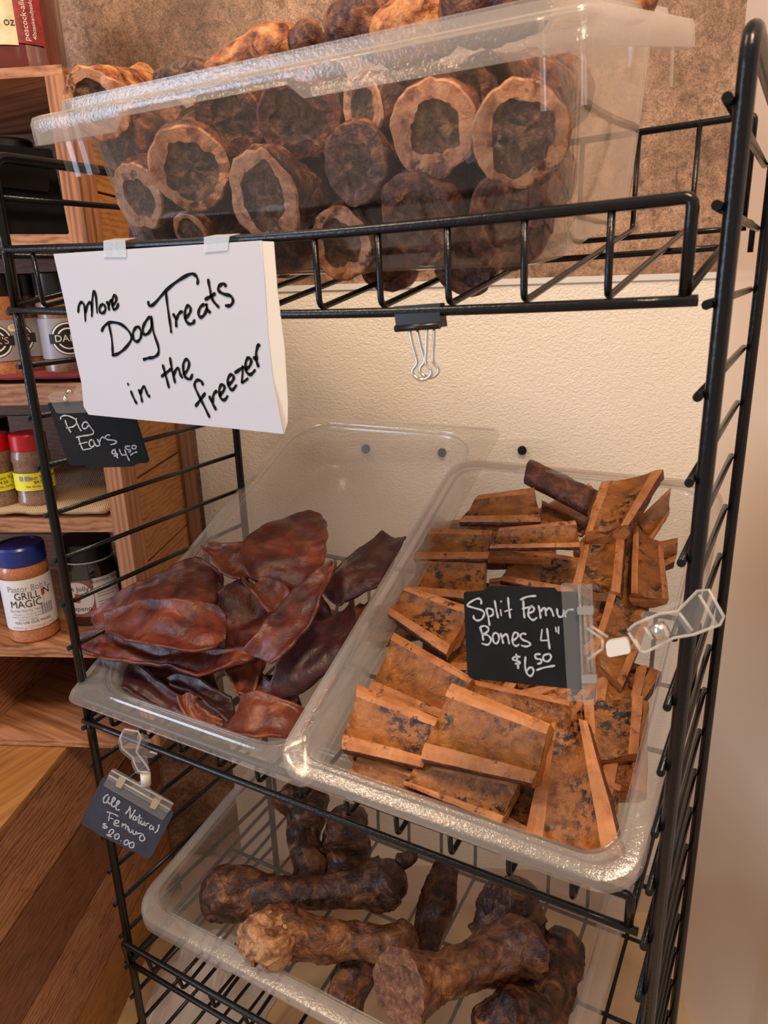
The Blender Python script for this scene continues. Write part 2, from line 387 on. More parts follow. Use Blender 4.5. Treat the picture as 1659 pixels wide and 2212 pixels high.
# ================================================================== WIRE RACK FRAME
RW, RD = 12.07, 6.03
fr = thing('wire_rack_frame', (6, 3, ZF), 'black wire display rack frame with ladder sides holding the dog treat shelves', 'rack')
for xu in (0.10, 12.22):
    b = MB(); b.tube(fillet([(xu, 0.14, ZF), (xu, 0.14, 2.66), (xu, 5.90, 2.66), (xu, 5.90, ZF)], 0.35, 6), 0.098, 12)
    b.build('upright', 'rack_black', fr)
for xr in (0.0, 12.07):
    for k in range(-22, 3):
        b = MB(); b.tube([(xr, 0.0, k), (xr, RD, k)], 0.056, 8); b.build('rung', 'rack_black', fr)
def wire_shelf(zf, zb, rail_f, rail_b, label, sag=0.0, railY=0.0):
    o = thing('wire_shelf', (6, 3, zf), label, 'shelf', 'black wire shelves of the rack')
    sg = lambda x: -sag*math.sin(math.pi*max(0, min(1, x/12.0)))
    zfl = lambda x, y: zf+(zb-zf)*y/6.0+sg(x)*(1-y/8)
    def xline(y, z, x0=0.22, x1=11.86): return [(x0+(x1-x0)*i/16, y, z+sg(x0+(x1-x0)*i/16)) for i in range(17)]
    # front rail bends down into the floor wire at both ends
    b = MB(); p = xline(railY, zf+rail_f, 0.42, 11.62)
    b.tube(fillet([(0.24, railY*0.3, zf-0.05)]+[(0.24, railY, zf+rail_f)]+p+[(11.84, railY, zf+rail_f)]+[(11.84, railY*0.3, zf-0.05)], 0.25), 0.07, 10); b.build('front_rail', 'rack_black', o)
    b = MB(); p = xline(6, zb+rail_b, 0.42, 11.62)
    b.tube(fillet([(0.24, 6, zb)]+[(0.24, 6, zb+rail_b)]+p+[(11.84, 6, zb+rail_b)]+[(11.84, 6, zb)], 0.25), 0.06, 8); b.build('back_rail', 'rack_black', o)
    b = MB(); b.tube(xline(-0.02, zf-0.07, 0.12, 11.98), 0.065, 8); b.build('front_wire', 'rack_black', o)
    for yy in (3.9, 6.0):
        b = MB(); b.tube(xline(yy, zf+(zb-zf)*yy/6-0.09, 0.2, 11.9), 0.05, 8); b.build('cross_wire', 'rack_black', o)
    for i in range(1, 12):
        b = MB()
        b.tube(fillet([(i, railY, zf+rail_f+sg(i)), (i, 0.04, zf+sg(i)), (i, 5.95, zb+sg(i)*0.3), (i, 5.98, zb+rail_b+sg(i))], 0.14), 0.046, 7)
        b.build('basket_wire', 'rack_black', o)
    for x in (0.24, 11.84):
        b = MB(); b.tube([(x, 0.0, zf), (x, 6.0, zb)], 0.055, 8); b.build('end_wire', 'rack_black', o)
    for x, sx in ((0.24, -1), (11.84, 1)):
        b = MB(); b.tube(fillet([(x-sx*0.1, 6.0, zb), (x+sx*0.16, 6.02, zb), (x+sx*0.16, 6.02, zb-0.5)], 0.12), 0.05, 8); b.build('hook', 'rack_black', o)
        if sx < 0:
            b = MB(); b.tube([(x, 0.0, zf-0.02), (x+0.12, -0.02, zf-0.5)], 0.05, 8); b.build('hook', 'rack_black', o)
    return o
wire_shelf(0.12, 1.12, 0.98, 1.66, 'top black wire shelf of the rack, carrying the tall clear bin', 0.12)
wire_shelf(-8.66, -8.0, 0.50, 1.5, 'middle black wire shelf under the two tilted trays', 0.03)
wire_shelf(-15.60, -15.1, 0.66, 1.6, 'lowest visible black wire shelf under the tub of whole femurs', 0.0, -0.1)

# ================================================================== CLEAR TRAYS AND BIN
class Frame3:
    def __init__(s, o, ex, ey, ez): s.o = Vector(o); s.ex = Vector(ex); s.ey = Vector(ey); s.ez = Vector(ez)
    def __call__(s, x, y, z): return s.o+s.ex*x+s.ey*y+s.ez*z
    def plane(s, z): return Plane(s.o+s.ez*z, s.ez)
def tilted(x0, y0, z0, deg, yaw=0.0):
    t = R(deg); ex = Vector((math.cos(yaw), math.sin(yaw), 0)); fy = Vector((-math.sin(yaw), math.cos(yaw), 0))
    ey = fy*math.cos(t)+Vector((0, 0, math.sin(t))); ez = ex.cross(ey)
    return Frame3((x0, y0, z0), ex, ey, ez)
def rrect(x0, x1, y0, y1, r, z, nc=7, ne=10):
    out = []
    cs = ((x1-r, y0+r, -90), (x1-r, y1-r, 0), (x0+r, y1-r, 90), (x0+r, y0+r, 180))
    for i, (cx_, cy_, a0) in enumerate(cs):
        for k in range(nc+1):
            a = R(a0+90*k/nc); out.append((cx_+r*math.cos(a), cy_+r*math.sin(a), z))
        nx = cs[(i+1) % 4]; a = R(a0+90)
        p = out[-1]; a2 = R(nx[2]); q = (nx[0]+r*math.cos(a2), nx[1]+r*math.sin(a2), z)
        for k in range(1, ne):
            out.append(tuple(p[j]+(q[j]-p[j])*k/ne for j in range(3)))
    return out
def pan(name, F, w, l, h, ro, rim, ri, taper, skirt, label, cat, rim_mat, wall_mat, notch=None, bead=0.06, th=0.045, parent_parts=None):
    o = thing(name, F(w/2, l/2, -h), label, cat)
    # rim with rolled skirt
    b = MB(); rg = []
    def sk(p):
        if notch and p[1] < 0.05 and notch[0] < p[0] < notch[1]: return -skirt*0.55
        if notch and p[1] > l-0.05 and notch[0] < p[0] < notch[1]: return -skirt*0.55
        return -skirt
    NE = 40 if notch else 10
    base = rrect(-0.03, w+0.03, -0.03, l+0.03, ro, 0, 7, NE)
    rg.append([F(p[0], p[1], sk(p)) for p in base])
    rg.append([F(p[0], p[1], -0.10) for p in rrect(-0.015, w+0.015, -0.015, l+0.015, ro, 0, 7, NE)])
    rg.append([F(*p) for p in rrect(0.02, w-0.02, 0.02, l-0.02, ro, -0.02, 7, NE)])
    rg.append([F(*p) for p in rrect(0.09, w-0.09, 0.09, l-0.09, ro*0.95, 0.0, 7, NE)])
    rg.append([F(*p) for p in rrect(rim*0.62, w-rim*0.62, rim*0.62, l-rim*0.62, max(ri*0.9, 0.2), 0.0, 7, NE)])
    rg.append([F(*p) for p in rrect(rim*0.70, w-rim*0.70, rim*0.70, l-rim*0.70, max(ri*0.9, 0.2), bead, 7, NE)])
    rg.append([F(*p) for p in rrect(rim*0.86, w-rim*0.86, rim*0.86, l-rim*0.86, ri, bead, 7, NE)])
    rg.append([F(*p) for p in rrect(rim, w-rim, rim, l-rim, ri, -0.03, 7, NE)])
    b.rings(rg); r_ = b.build('rim', rim_mat, o)
    b = MB(); rg = []
    for f, z in ((0.0, -0.02), (0.05, -0.14), (0.10, -0.16), (0.55, -h*0.55), (0.92, -h*0.93), (1.1, -h*0.985), (1.5, -h)):
        e = rim+taper*f; rg.append([F(*p) for p in rrect(e, w-e, e, l-e, ri, z)])
    b.rings(rg, cap1=True); wl = b.build('tub_body', wall_mat, o)
    for q in (r_, wl):
        sd = q.modifiers.new('thickness', 'SOLIDIFY'); sd.thickness = th*S; sd.offset = -1
    return o
# left: full-size pan with pig ears; right: tray with split femurs; lower tub with whole femurs; upper bin with marrow bones
FL = tilted(0.02, -0.30, -8.0, 26.7)
FRt = tilted(5.80, -0.55, -7.62, 25.5, 0.0)
FB = tilted(0.82, -0.25, -13.52, 11.0)
FT = tilted(1.88, -0.45, 2.95, 12.0)
pan('food_pan', FL, 6.35, 10.3, 1.30, 0.22, 0.44, 0.95, 0.22, 0.10, 'tilted clear pan holding the dark pig ears', 'pan', 'poly_pan', 'poly_pan', None, 0.03)
pan('food_tray', FRt, 6.15, 8.75, 1.72, 0.62, 0.34, 0.55, 0.22, 0.26, 'tilted clear round-cornered tray full of split femur bones', 'tray', 'poly_frost', 'poly_pan', (1.6, 4.2), 0.05)
pan('food_tub', FB, 10.32, 6.4, 1.95, 0.75, 0.38, 0.62, 0.3, 0.36, 'clear round-cornered tub of whole femurs on the lowest shelf', 'tub', 'poly_frost', 'poly_pan', (3.0, 7.0), 0.05)
tb = pan('storage_bin', FT, 9.0, 6.1, 2.72, 0.30, 0.46, 0.55, 0.30, 0.40, 'tall clear storage bin heaped with marrow bones on the top shelf', 'bin', 'poly_frost', 'poly_clear', (2.15, 5.2), 0.16)
# moulded corner blocks under the bin's rim
for x0, x1, y0, y1 in ((0.30, 0.75, 0.25, 0.62), (8.25, 8.72, 0.25, 0.62), (8.35, 8.75, 5.3, 5.75)):
    b = MB(); rg = [[FT(*p) for p in rrect(x0, x1, y0, y1, 0.1, z, 4, 1)] for z in (-0.05, -0.85, -0.92)]
    b.rings(rg, cap0=True, cap1=True); b.build('corner_block', 'poly_clear', tb)

# ================================================================== SPLIT FEMUR BONES
def rot_quad(F, quad, conv, hs):
    return [F.plane(-F.depth+h).hit(*conv(*q)) for q, h in zip(quad, hs)]
FRt.depth = 1.72; FL.depth = 1.30; FB.depth = 1.95
C1 = crop(720, 960, 1.767); C2 = crop(620, 1420, 1.8433)
def split_bone(quad, seed, label, flip=False, thick=0.42, outer='bone_outer', dark=False):
    """quad = long edge a (a0,a1), long edge b (b0,b1): corners of the cut face"""
    cen = (quad[0]+quad[1]+quad[2]+quad[3])/4
    a0, a1, b0, b1 = [cen+(p-cen)*1.05 for p in quad]
    ax = ((a1+b1)-(a0+b0)); L = ax.length/2
    up = ((a1+b1)*0.5-(a0+b0)*0.5).cross((b0+b1)-(a0+a1))
    if up.dot(CAM-(a0+b1)/2) < 0: up = -up
    up.normalize()
    if flip: up = -up
    rnd = random.Random(seed); ns = 9
    prof = []   # (s across 0..1, depth, matkey)
    W = ((b0-a0).length+(b1-a1).length)/2
    cutw = 0.17+rnd.uniform(-0.03, 0.05); td = 0.045
    pr = [(0.0, -0.03), (cutw*0.5, 0.0), (cutw, -0.005), (cutw+0.035, -td*0.8), (0.5, -td*1.7), (1-cutw-0.035, -td*0.8), (1-cutw, -0.005), (1-cutw*0.5, 0.0), (1.0, -0.03)]
    mats = [0, 0, 1, 1, 1, 1, 0, 0]
    no = 9
    for k in range(1, no):
        a = math.pi*k/no
        pr.append((0.5+0.53*math.cos(a), -0.05-thick*math.sin(a)**0.75)); mats.append(2)
    mats += [2, 2]
    b = MB(); rings = []
    for i in range(ns+1):
        t = i/ns; A = a0.lerp(a1, t); B = b0.lerp(b1, t); ring = []
        for j, (s_, d) in enumerate(pr):
            p = A.lerp(B, s_)+up*(d*W)
            amp = 0.018 if j < 9 else 0.055
            q = p*2.2+Vector((seed*3.1, 0, 0))
            p = p+up*fbm(q, 3)*amp+Vector((fbm(q+Vector((9, 0, 0))), fbm(q+Vector((0, 9, 0))), 0))*amp*0.6
            if i in (0, ns): p = p+(ax.normalized())*fbm(q*1.7)*0.05
            ring.append(p)
        rings.append(ring)
    idx = [[b.vert(p) for p in r_] for r_ in rings]; n = len(pr)
    for i in range(ns):
        for j in range(n):
            k = (j+1) % n; b.face((idx[i][j], idx[i][k], idx[i+1][k], idx[i+1][j]), mats[j], j >= 8 or 2 <= j < 6)
    for e in (0, ns):   # sawn ends: bone ring and marrow fill
        c = Vector((0, 0, 0))
        for p in rings[e]: c += p
        ci = b.vert(c/n)
        for j in range(n):
            k = (j+1) % n; b.face((idx[e][j], idx[e][k], ci), 1 if 2 <= j < 6 else (0 if j < 8 or dark is False else 2), False)
    o = b.build('split_femur_bone', ['bone_cut', 'bone_trough', outer])
    return tag(o, label, 'bone', 'split femur bones in the tilted tray')
D = 'split femur bone '
BONES = [
 (C1, ((600, 512), (900, 478), (600, 610), (905, 600)), (0.5, 0.5, 0.4, 0.4), D+'just above the Split Femur sign, mostly hidden'),
 (C1, ((1230, 372), (1312, 355), (1245, 470), (1300, 440)), (0.6,)*4, D+'chip peeking out at the right tray wall, upper end'),
 (C1, ((800, 215), (960, 300), (790, 300), (940, 345)), (0.9, 0.8, 0.7, 0.7), D+'under the dark rib-like piece near the back of the tray'),
 (C1, ((1165, 285), (1288, 165), (1212, 368), (1280, 265)), (1.0, 1.1, 0.9, 0.9), D+'behind the topmost right bone at the back right'),
 (C1, ((555, 192), (762, 166), (490, 290), (782, 290)), (1.75, 1.7, 1.6, 1.55), D+'at the back left of the tray, lit golden along its far edge'),
 (C1, ((375, 320), (602, 325), (312, 432), (586, 430)), (1.5, 1.45, 1.4, 1.35), D+'resting on the left tray wall, farthest back of its column'),
 (C1, ((325, 436), (575, 428), (310, 560), (560, 590)), (1.3, 1.2, 1.2, 1.05), D+'second from the back in the left column, arched end showing'),
 (C1, ((640, 318), (915, 292), (600, 392), (930, 388)), (1.75, 1.85, 1.6, 1.7), D+'with pale fat on its side, above the Split Femur sign'),
 (C1, ((1150, 305), (1140, 560), (1255, 385), (1278, 582)), (1.1, 1.1, 0.9, 0.9), D+'standing along the right side beside the sign clip'),
 (C1, ((962, 355), (918, 525), (1112, 303), (1090, 560)), (1.35, 1.2, 1.45, 1.3), D+'directly above the sign clip, long trough facing up'),
 (C1, ((1022, 147), (966, 328), (1252, 98), (1122, 302)), (1.8, 1.7, 2.0, 1.8), D+'heaped highest at the back right of the tray'),
 (C1, ((290, 545), (520, 618), (208, 640), (425, 790)), (1.5, 1.3, 1.45, 1.3), D+'left of the Split Femur sign, poking over the tray edge'),
 (C1, ((1058, 563), (985, 800), (1198, 685), (1105, 910)), (1.2, 1.1, 1.05, 1.0), D+'behind the clear sign clip, bright curved cut edge'),
 (C1, ((235, 722), (525, 888), (143, 932), (430, 1045)), (1.4, 1.25, 1.3, 1.15), D+'with smooth amber trough, below left of the sign'),
 (C2, ((1430, 40), (1400, 165), (1240, 80), (1230, 200)), (0.75, 0.7, 0.8, 0.75), D+'under the sign clip at the right wall, mostly in shade'),
 (C2, ((720, 85), (1118, 172), (760, 215), (1105, 300)), (0.9, 0.9, 0.75, 0.75), D+'tucked below the lower edge of the sign'),
 (C2, ((1185, 172), (1200, 405), (1412, 158), (1392, 378)), (0.85, 0.8, 0.9, 0.8), D+'wide and dark, right of the tall upright bone'),
 (C2, ((1220, 400), (1350, 405), (1212, 478), (1305, 470)), (0.5, 0.5, 0.4, 0.4), D+'small, below the wide dark bone at the right wall'),
 (C2, ((1225, 482), (1332, 512), (1235, 580), (1285, 625)), (0.55, 0.55, 0.45, 0.45), D+'fragment right of the flared bone tip'),
 (C2, ((590, 545), (905, 640), (590, 600), (898, 708)), (0.42, 0.42, 0.38, 0.38), D+'lowest layer at the front of the tray, only an edge showing'),
 (C2, ((918, 480), (985, 520), (868, 655), (955, 702)), (0.7, 0.7, 0.6, 0.6), D+'narrow, wedged left of the flared bone'),
 (C2, ((1010, 690), (1260, 790), (1000, 760), (1210, 818)), (0.5, 0.5, 0.4, 0.4), D+'dark, beneath the tip of the flared bone'),
 (C2, ((300, 390), (610, 495), (242, 478), (592, 592)), (1.0, 0.9, 0.9, 0.8), D+'at the front left, under the speckled bone'),
 (C2, ((285, 112), (592, 240), (220, 355), (532, 428)), (1.55, 1.4, 1.4, 1.25), D+'at the front left with a dark knot in its trough'),
 (C2, ((525, 420), (920, 490), (468, 505), (845, 655)), (1.15, 1.15, 1.0, 1.0), D+'under the large front bone, ragged pink left end'),
 (C2, ((1042, 262), (955, 692), (1190, 262), (1325, 775)), (1.25, 1.0, 1.45, 1.3), D+'longest, flaring to a wide tip at the front right'),
 (C2, ((660, 108), (1037, 265), (540, 395), (966, 490)), (1.85, 1.8, 1.6, 1.6), D+'large and top of the front heap, black-stained trough'),
]
for i, (cv, q, hs, lab) in enumerate(BONES):
    qq = rot_quad(FRt, q, cv, hs)
    split_bone((qq[0], qq[1], qq[2], qq[3]), i+1, lab)
rn = random.Random(21)
FILL = [(1000, 1150, 20), (940, 1250, 80), (1110, 1180, 10), (1230, 1100, 50), (1330, 1150, 70), (1350, 1260, 90), (1180, 1230, 0), (1290, 1330, 60), (1000, 1400, 15), (1100, 1400, 80), (1210, 1440, 30), (1320, 1500, 75),
        (880, 1330, 30), (950, 1520, 10), (1080, 1640, 20), (860, 1590, 70), (1230, 1600, 80), (1330, 1600, 100), (1150, 1560, 40), (1250, 1720, 95), (1050, 1720, 15), (900, 1660, 20)]
for i, (x, y, an) in enumerate(FILL):
    c = FRt.plane(-FRt.depth+0.50+0.1*rn.random()).hit(x, y); a_ = R(an)
    dx = FRt.ex*math.cos(a_)+FRt.ey*math.sin(a_); dy = FRt.ey*math.cos(a_)-FRt.ex*math.sin(a_)
    split_bone((c-dx*0.85-dy*0.5, c+dx*0.85-dy*0.5, c-dx*0.85+dy*0.5, c+dx*0.85+dy*0.5), 200+i, 'split femur bone buried in the bottom layer of the heap, barely showing')
q = rot_quad(FRt, ((765, 78), (1002, 195), (735, 152), (962, 272)), C1, (1.55, 1.3, 1.5, 1.2))
split_bone((q[0], q[1], q[2], q[3]), 77, D+'dark and rib-like, lying across the back of the tray', flip=True)

# ================================================================== PIG EARS
C6 = crop(130, 1060, 2.1545)
def pig_ear(st, hs, seed, label, mat='ear_skin', bulge=0.06, wr=0.045, curl=0.17):
    P = FL
    rows = []
    for (L, M, Rr), h in zip(st, hs):
        hl, hm, hr = (h-bulge, h, h-bulge) if not isinstance(h, tuple) else h
        rows.append([P.plane(-P.depth+hh).hit(*C6(*p)) for p, hh in ((L, hl), (M, hm), (Rr, hr))])
    cen = sum((sum(r_, Vector((0, 0, 0))) for r_ in rows), Vector((0, 0, 0)))/(3*len(rows))
    rows = [[cen+(p-cen)*1.05 for p in r_] for r_ in rows]
    nu, nv = 12, 20
    cols = [catmull([r_[k] for r_ in rows], nu) for k in range(3)]
    b = MB(); grid = []
    n = len(cols[0])
    for i in range(n):
        A, M, B = cols[0][i], cols[1][i], cols[2][i]; g = []
        for j in range(nv+1):
            t = j/nv
            la, lm, lb = 2*(t-0.5)*(t-1), -4*t*(t-1), 2*t*(t-0.5)
            p = A*la+M*lm+B*lb
            q = p*0.9+Vector((seed*5.3, 0, 0))
            e = max(abs(t-0.5)*2, abs(i/(n-1)-0.5)*2)
            fold = math.sin(t*9+fbm(q*0.6, 2)*5+seed)*0.028*(1-0.6*e)
            p = p+P.ez*(fbm(q*1.4, 3)*wr*2.4+fold+curl*abs(2*t-1)**4)+P.ex*(fbm(q*2+Vector((0, 7, 0)), 2)*0.07*e**3)+P.ey*(fbm(q*2+Vector((7, 0, 0)), 2)*0.07*e**3)
            g.append(p)
        grid.append(g)
    idx = [[b.vert(p) for p in g] for g in grid]
    for i in range(n-1):
        for j in range(nv):
            b.face((idx[i][j], idx[i][j+1], idx[i+1][j+1], idx[i+1][j]), 0, True)
    o = b.build('pig_ear', mat, recalc=True)
    sd = o.modifiers.new('thickness', 'SOLIDIFY'); sd.thickness = 0.075*S; sd.offset = 0
    sb = o.modifiers.new('smooth', 'SUBSURF'); sb.levels = 1; sb.render_levels = 1
    return tag(o, label, 'pig ear', 'dried pig ears in the tilted pan')
E = 'dried pig ear '
EARS = [
 ([((1400,550),(1440,500),(1495,450)),((1330,680),(1370,680),(1400,660)),((1250,900),(1270,900),(1300,850)),((1165,1025),(1200,1010),(1232,960))], (0.8,0.7,0.7,0.7), 'narrow and reddish against the pan right wall', 'ear_amber'),
 ([((1180,640),(1280,590),(1362,522)),((1090,740),(1240,700),(1392,650)),((1010,860),(1160,830),(1335,770)),((995,965),(1090,955),(1225,870))], (1.2,1.3,1.2,0.9), 'broad and dark, right of the long pointed ear', 'ear_purple'),
 ([((1500,208),(1550,215),(1610,245)),((1400,300),(1480,310),(1575,330)),((1280,400),(1380,420),(1505,450)),((1240,485),(1290,525),(1335,520))], (1.3,1.4,1.4,1.2), 'nearly black, reaching to the upper right pan edge', 'ear_purple'),
 ([((215,795),(225,850),(230,908)),((330,795),(345,880),(330,948)),((460,895),(455,960),(440,1005)),((605,1000),(585,1045),(592,1085))], (0.8,0.85,0.8,0.7), 'rolled and purplish at the front left corner of the pan', 'ear_purple'),
 ([((500,892),(510,905),(520,918)),((580,868),(600,920),(620,945)),((720,930),(720,980),(700,1015)),((797,968),(792,1030),(780,1093))], (0.8,0.85,0.85,0.8), 'small grey-purple flap in the front middle', 'ear_purple'),
 ([((760,795),(850,800),(972,795)),((790,870),(850,880),(935,880)),((835,962),(860,965),(905,952))], (0.9,0.85,0.8), 'scrap hanging under the ear base in the middle', 'ear_amber'),
 ([((855,962),(890,905),(950,870)),((900,978),(960,950),(1010,940)),((1000,990),(1060,998),(1112,990))], (0.8,0.75,0.7), 'orange-edged curl below the long pointed ear', 'ear_amber'),
 ([((855,968),(800,1080),(725,1130)),((950,965),(930,1060),(900,1162)),((1080,1008),(1060,1085),(1040,1168)),((1168,1055),(1152,1112),(1112,1170))], (0.95,1.1,1.0,0.7), 'at the front right corner, fine hair flecks on top', 'ear_amber'),
 ([((563,978),(602,948),(648,988)),((583,1035),(610,1015),(642,1012)),((628,1095),(652,1065),(682,1052)),((740,1120),(752,1108),(765,1095))], (1.0,0.9,0.8,0.75), 'with a tight spiral curl at the front of the pan', 'ear_amber', ),
 ([((165,588),(168,612),(215,668)),((330,470),(335,560),(400,605)),((520,385),(530,470),(545,565)),((640,343),(685,440),(695,540)),((742,408),(738,462),(705,535))], (1.5,1.75,1.8,1.7,1.5), 'large and reddish at the left, second of the stacked pair', 'ear_skin'),
 ([((690,525),(760,460),(850,410)),((740,600),(830,565),(935,500)),((770,680),(870,655),(995,590)),((780,758),(880,745),(965,700))], (1.6,1.35,1.3,1.4), 'cupped dark one in the very middle of the heap', 'ear_skin'),
 ([((78,712),(85,735),(112,758)),((205,672),(222,745),(220,795)),((450,735),(460,790),(470,820)),((650,745),(660,805),(655,872)),((893,755),(880,790),(830,808))], (1.45,1.5,1.5,1.45,1.45), 'long wavy one whose curled tip sticks out past the left pan edge', 'ear_skin'),
 ([((222,598),(218,635),(236,672)),((400,528),(392,620),(382,725)),((560,533),(560,645),(572,762)),((700,543),(692,650),(702,755)),((778,600),(765,665),(752,712))], (1.8,2.05,2.1,2.0,1.8), 'glossy wrinkled one on top at the left front', 'ear_skin'),
 ([((672,275),(686,268),(702,260)),((708,335),(760,300),(805,268)),((760,392),(830,342),(872,272)),((850,435),(890,392),(905,330))], (1.7,1.6,1.6,1.6), 'with an amber rolled rim, left of the topmost ear', 'ear_amber'),
 ([((985,188),(1165,108),(1252,188)),((888,248),(1060,232),(1243,262)),((862,332),(1040,342),(1218,352)),((898,412),(1050,432),(1152,432)),((1000,472),(1058,492),(1092,482))], (1.7,2.0,2.1,2.0,1.8), 'highest at the back of the heap, broad and shiny', 'ear_skin'),
 ([((865,415),(900,435),(935,418)),((908,492),(960,478),(1012,438)),((950,548),(1012,535),(1078,488)),((985,584),(1032,562),(1083,515))], (2.1,2.15,2.15,2.1), 'short rolled base with a yellowish cut end, below the topmost ear', 'ear_amber'),
 ([((1270,362),(1274,368),(1280,372)),((1150,448),(1200,468),(1243,452)),((1025,562),(1110,590),(1195,582)),((925,682),(1010,712),(1095,735)),((876,755),(940,778),(1002,818))], (2.2,2.2,2.15,2.1,1.9), 'long and pointed, standing diagonally with its pale base toward the viewer', 'ear_skin'),
]
EARS = [
 ([((620,640),(700,560),(800,520)),((700,760),(800,700),(900,640)),((780,860),(880,800),(980,740))], (0.9,0.8,0.8), 'buried under the middle of the heap, dark edge showing', 'ear_purple'),
 ([((960,560),(1080,500),(1200,470)),((1020,700),(1140,640),(1260,580)),((1080,820),(1180,760),(1290,700))], (1.0,0.9,0.9), 'buried behind the long pointed ear', 'ear_skin'),
 ([((330,790),(380,850),(400,900)),((520,830),(560,890),(560,960)),((700,850),(740,920),(760,990))], (0.55,0.5,0.5), 'lowest at the front left under the wavy ear', 'ear_skin'),
 ([((880,880),(980,960),(1000,1060)),((1040,880),(1120,980),(1130,1080))], (0.5,0.45), 'lowest at the front right under the broad dark ear', 'ear_purple'),
]+EARS
for i, e in enumerate(EARS):
    pig_ear(e[0], e[1], i+1, E+e[2], e[3])

# ================================================================== WHOLE FEMURS
C3 = crop(280, 1640, 1.4813)
def loft_bone(name, path, radii, seed, mats, seg=44, n=70, amp=0.10, lobes=(), cut0=False, cut1=False, freq=1.5, capmat=1, ring=None):
    """smooth knobbly bone along a path: radii along it, lobes=(t, angle, size)"""
    path = [Vector(p) for p in path]
    k = max(3, n//(len(path)-1)); P = catmull(path, k); N = len(P)
    rad = [r_.x for r_ in catmull([Vector((r_, 0, 0)) for r_ in radii], k)]
    rings = []; prev = None
    for i, p in enumerate(P):
        t = (P[min(i+1, N-1)]-P[max(i-1, 0)]).normalized()
        if prev is None:
            a = Vector((0, 0, 1)) if abs(t.z) < 0.9 else Vector((1, 0, 0)); u = (a-t*a.dot(t)).normalized()
        else: u = (prev-t*prev.dot(t)).normalized()
        prev = u; w = t.cross(u); f = i/(N-1); rg = []
        for s_ in range(seg):
            a = 2*math.pi*s_/seg
            d = u*math.cos(a)+w*math.sin(a); r_ = rad[i]
            for (lt, la, ls) in lobes:
                r_ += ls*math.exp(-((f-lt)/0.10)**2)*max(0, math.cos(a-la))**2
            q = (p+d*r_)*freq+Vector((seed*4.7, seed, 0))
            fib = noise.noise(Vector((math.cos(a)*3.2, math.sin(a)*3.2, f*2.2+seed*3)))
            rdg = 1-abs(noise.noise(q*2.4))*2
            r_ *= 1+amp*(fbm(q, 4)*1.25+0.40*fbm(q*3.1, 3)+0.45*fib+0.35*rdg)
            rg.append(p+d*r_)
        rings.append(rg)
    b = MB(); idx = [[b.vert(p) for p in r_] for r_ in rings]
    for i in range(N-1):
        for s_ in range(seg):
            t_ = (s_+1) % seg; b.face((idx[i][s_], idx[i][t_], idx[i+1][t_], idx[i+1][s_]), 0, True)
    for e, cut, sg in ((0, cut0, -1), (N-1, cut1, 1)):
        c = sum(rings[e], Vector((0, 0, 0)))/seg
        dirv = (P[e]-P[e-sg]).normalized()
        if cut:   # sawn face: bone ring, then a marrow disc set slightly in
            rr = [Vector(p) for p in rings[e]]; prev_i = [b.vert(p) for p in rr]
            steps = ((1.0, 0.0), (0.95, 0.02), (ring or 0.62, 0.01), ((ring or 0.62)*0.93, -0.03), (0.42, -0.045), (0.2, -0.03))
            for q_, (sc, dp) in enumerate(steps[1:]):
                cur = []
                for s_, p in enumerate(rr):
                    wob = 1+0.34*fbm(p*1.7+Vector((seed, 3, 1)), 3)*(1 if 0.4 < sc < 0.9 else 0)
                    cur.append(b.vert(c+(p-c)*sc*wob+dirv*(dp+0.03*fbm(p*4, 2))))
                for s_ in range(seg):
                    t_ = (s_+1) % seg; b.face((prev_i[s_], prev_i[t_], cur[t_], cur[s_]), (capmat if q_ < 2 else capmat+1), q_ > 1)
                prev_i = cur
            ci = b.vert(c+dirv*(-0.06))
            for s_ in range(seg): b.face((prev_i[s_], prev_i[(s_+1) % seg], ci), capmat+1, True)
        else:     # rounded end
            prev_i = idx[e]
            r_m = rad[e]
            for sc, dp in ((0.86, 0.30), (0.55, 0.52), (0.22, 0.62)):
                cur = [b.vert(c+(p-c)*sc*(1+0.1*fbm(p*2, 2))+dirv*dp*r_m) for p in rings[e]]
                for s_ in range(seg):
                    t_ = (s_+1) % seg; b.face((prev_i[s_], prev_i[t_], cur[t_], cur[s_]), 0, True)
                prev_i = cur
            ci = b.vert(c+dirv*r_m*0.66)
            for s_ in range(seg): b.face((prev_i[s_], prev_i[(s_+1) % seg], ci), 0, True)
    return b.build(name, mats)
def fb(x, y, h): return FB.plane(-FB.depth+h).hit(*C3(x, y))
G = 'whole femurs in the lower tub'
